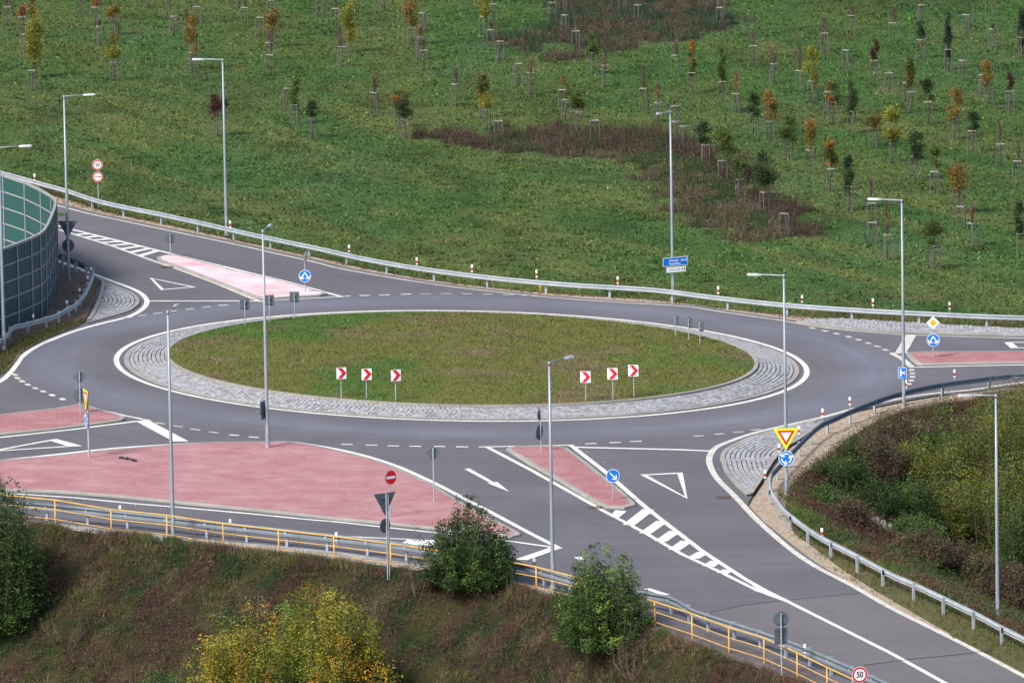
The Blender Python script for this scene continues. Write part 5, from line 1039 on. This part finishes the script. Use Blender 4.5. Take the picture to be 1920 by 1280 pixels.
# hollow at the right
RB = [(1905, 960, 672, 170, YGR, 'tall yellow green tree at the right edge above the hollow'), (1850, 960, 745, 165, YGR, 'yellow green tree beside the right lamp pole'), (1775, 950, 800, 150, YGR, 'olive yellow tree left of the right lamp pole'), (1700, 930, 815, 130, YGR, 'olive green bush in the middle of the hollow'),
 (1640, 905, 800, 110, BRN, 'reddish brown bush below the gravel shoulder'), (1580, 925, 850, 90, DG, 'dark green bush nearest the give way sign'), (1700, 850, 775, 130, BRN, 'brown scrub on the slope under the dead end lamp'), (1790, 840, 760, 120, YG[1:2]+BRN[:2], 'brown and green scrub beneath the right lamp head'),
 (1900, 1060, 820, 160, YGR, 'dense yellow green bush low at the right edge'), (1825, 1030, 860, 140, YGR, 'yellow green bush left of the lamp pole foot'), (1760, 1010, 880, 120, YGR, 'olive green bush in the lower hollow'), (1700, 985, 890, 110, DG, 'dark green bush deep in the hollow'),
 (1715, 1030, 955, 100, GRN, 'bright green bush just above the rust brown ones'), (1640, 970, 890, 90, DG, 'dark green bush left of the steps'), (1730, 1062, 985, 110, BRN, 'rust brown bush right of the concrete steps'), (1790, 1085, 1000, 110, BRN, 'rust brown bush above the exit road rail'), (1845, 1118, 1030, 100, BRN, 'purple brown dry bush by the foot of the right lamp'), (1905, 1150, 1050, 100, BRN, 'dry brown bush in the lower right corner'),
 (1545, 960, 905, 60, GRN, 'small green clump behind the exit rail bend'), (1620, 870, 820, 90, DG, 'low dark green bush at the top of the slope'), (1880, 860, 725, 140, YGR, 'yellow green bush behind the right lamp head'), (1590, 985, 930, 60, BRN, 'thin purple brown weeds left of the steps'), (1745, 890, 790, 130, GRN, 'green bush on the upper slope of the hollow'), (1920, 1100, 920, 90, DG, 'dark bush cut by the right picture edge')]
for x, y, tp, w_, pal, lb in RB: S_(x, y, tp, w_*1.15, lb, pal, shoots=int(70+w_*.7), per=230, leaf=(.03, .062), low=.05, ragged=.55, clump=1.9, spread=.13, group='shrubs filling the hollow at the right', name='shrub' if 'tree' not in lb else 'autumn_tree', cat='shrub' if 'tree' not in lb else 'tree')

# dead weed stalks standing against the railing, litter and drains
for (x, y, tp), n in zip([(400, 1034, 958), (437, 1044, 972), (365, 1022, 962), (556, 1056, 985)], ('tallest, just right of the left near lamp', 'second, by the lamp side delineator', 'thin one beside the lamp foot', 'the one furthest right')):
    S_(x, y, tp, 22, 'dark dead weed stalk against the yellow railing, '+n, [((.06, .035, .03), 1, 0)], name='weed_stalk', cat='weed', shoots=4, per=22, leaf=(.018, .035), spread=.035, low=.3, group='dead weed stalks by the railing')
def litter():
    V = []; 
    for P, n in ((plan('B2 0 65 150 100 300 152 500 247 760 400 900 470'), 130), (plan('B2 775 36 1000 156 1400 380 1600 486'), 90), (plan('B2 1230 28 1600 330 1808 498'), 80), (plan('A4 300 1110 430 1090 690 1150'), 50), (plan('A6 1165 790 1400 787 1900 782'), 50), (plan('B3 150 120 280 290 560 570 900 775'), 110), (plan('B1 100 290 700 338 1300 392 1800 440'), 110)):
        L = arclen(P)
        for _ in range(n): q = resample(P, L, random.random()*L[-1]); x, y = q[0]+random.gauss(0, .35), q[1]+random.gauss(0, .35); V.append((x, y, G(x, y)+.03))
    for _ in range(160): a = random.random()*6.28; rr = random.uniform(17.5, 23); x, y = rr*math.cos(a), rr*math.sin(a); V.append((x, y, G(x, y)+.03))
    V = np.array(V); n = len(V); c = np.array([[.42, .36, .26], [.30, .20, .10], [.55, .52, .45], [.12, .08, .05]])[RNG.integers(0, 4, n)]; tag(np_mesh('fallen_leaves', leaves(V, RNG.uniform(.02, .05, n), 4.), 4, c, LEAF), kind='stuff')
litter()
IRON = mat('rusty_iron', (.14, .08, .05), .8, .3, var=.3, vs=.15)
for (x, y), n in zip(px('B2 1347 350 A4 940 302 A4 340 1101 X 1356 932'), ('at the near end of the middle red island', 'beside the left tip of the narrow pink island', 'at the top edge of the left red island', 'at the tip of the cobbled corner')):
    B = at(x, y, .012); t = thing('drain_grate', B, 'small rusty drain grate '+n, 'drain'); b = MB()
    for k in range(7): b.box((-.27+k*.09, 0, .012), (.045, .46, .012))
    b.build('grate_bars', IRON, t); b = MB(); b.box((0, .25, .010), (.66, .05, .016)); b.box((0, -.25, .010), (.66, .05, .016)); b.build('grate_frame', IRON, t)
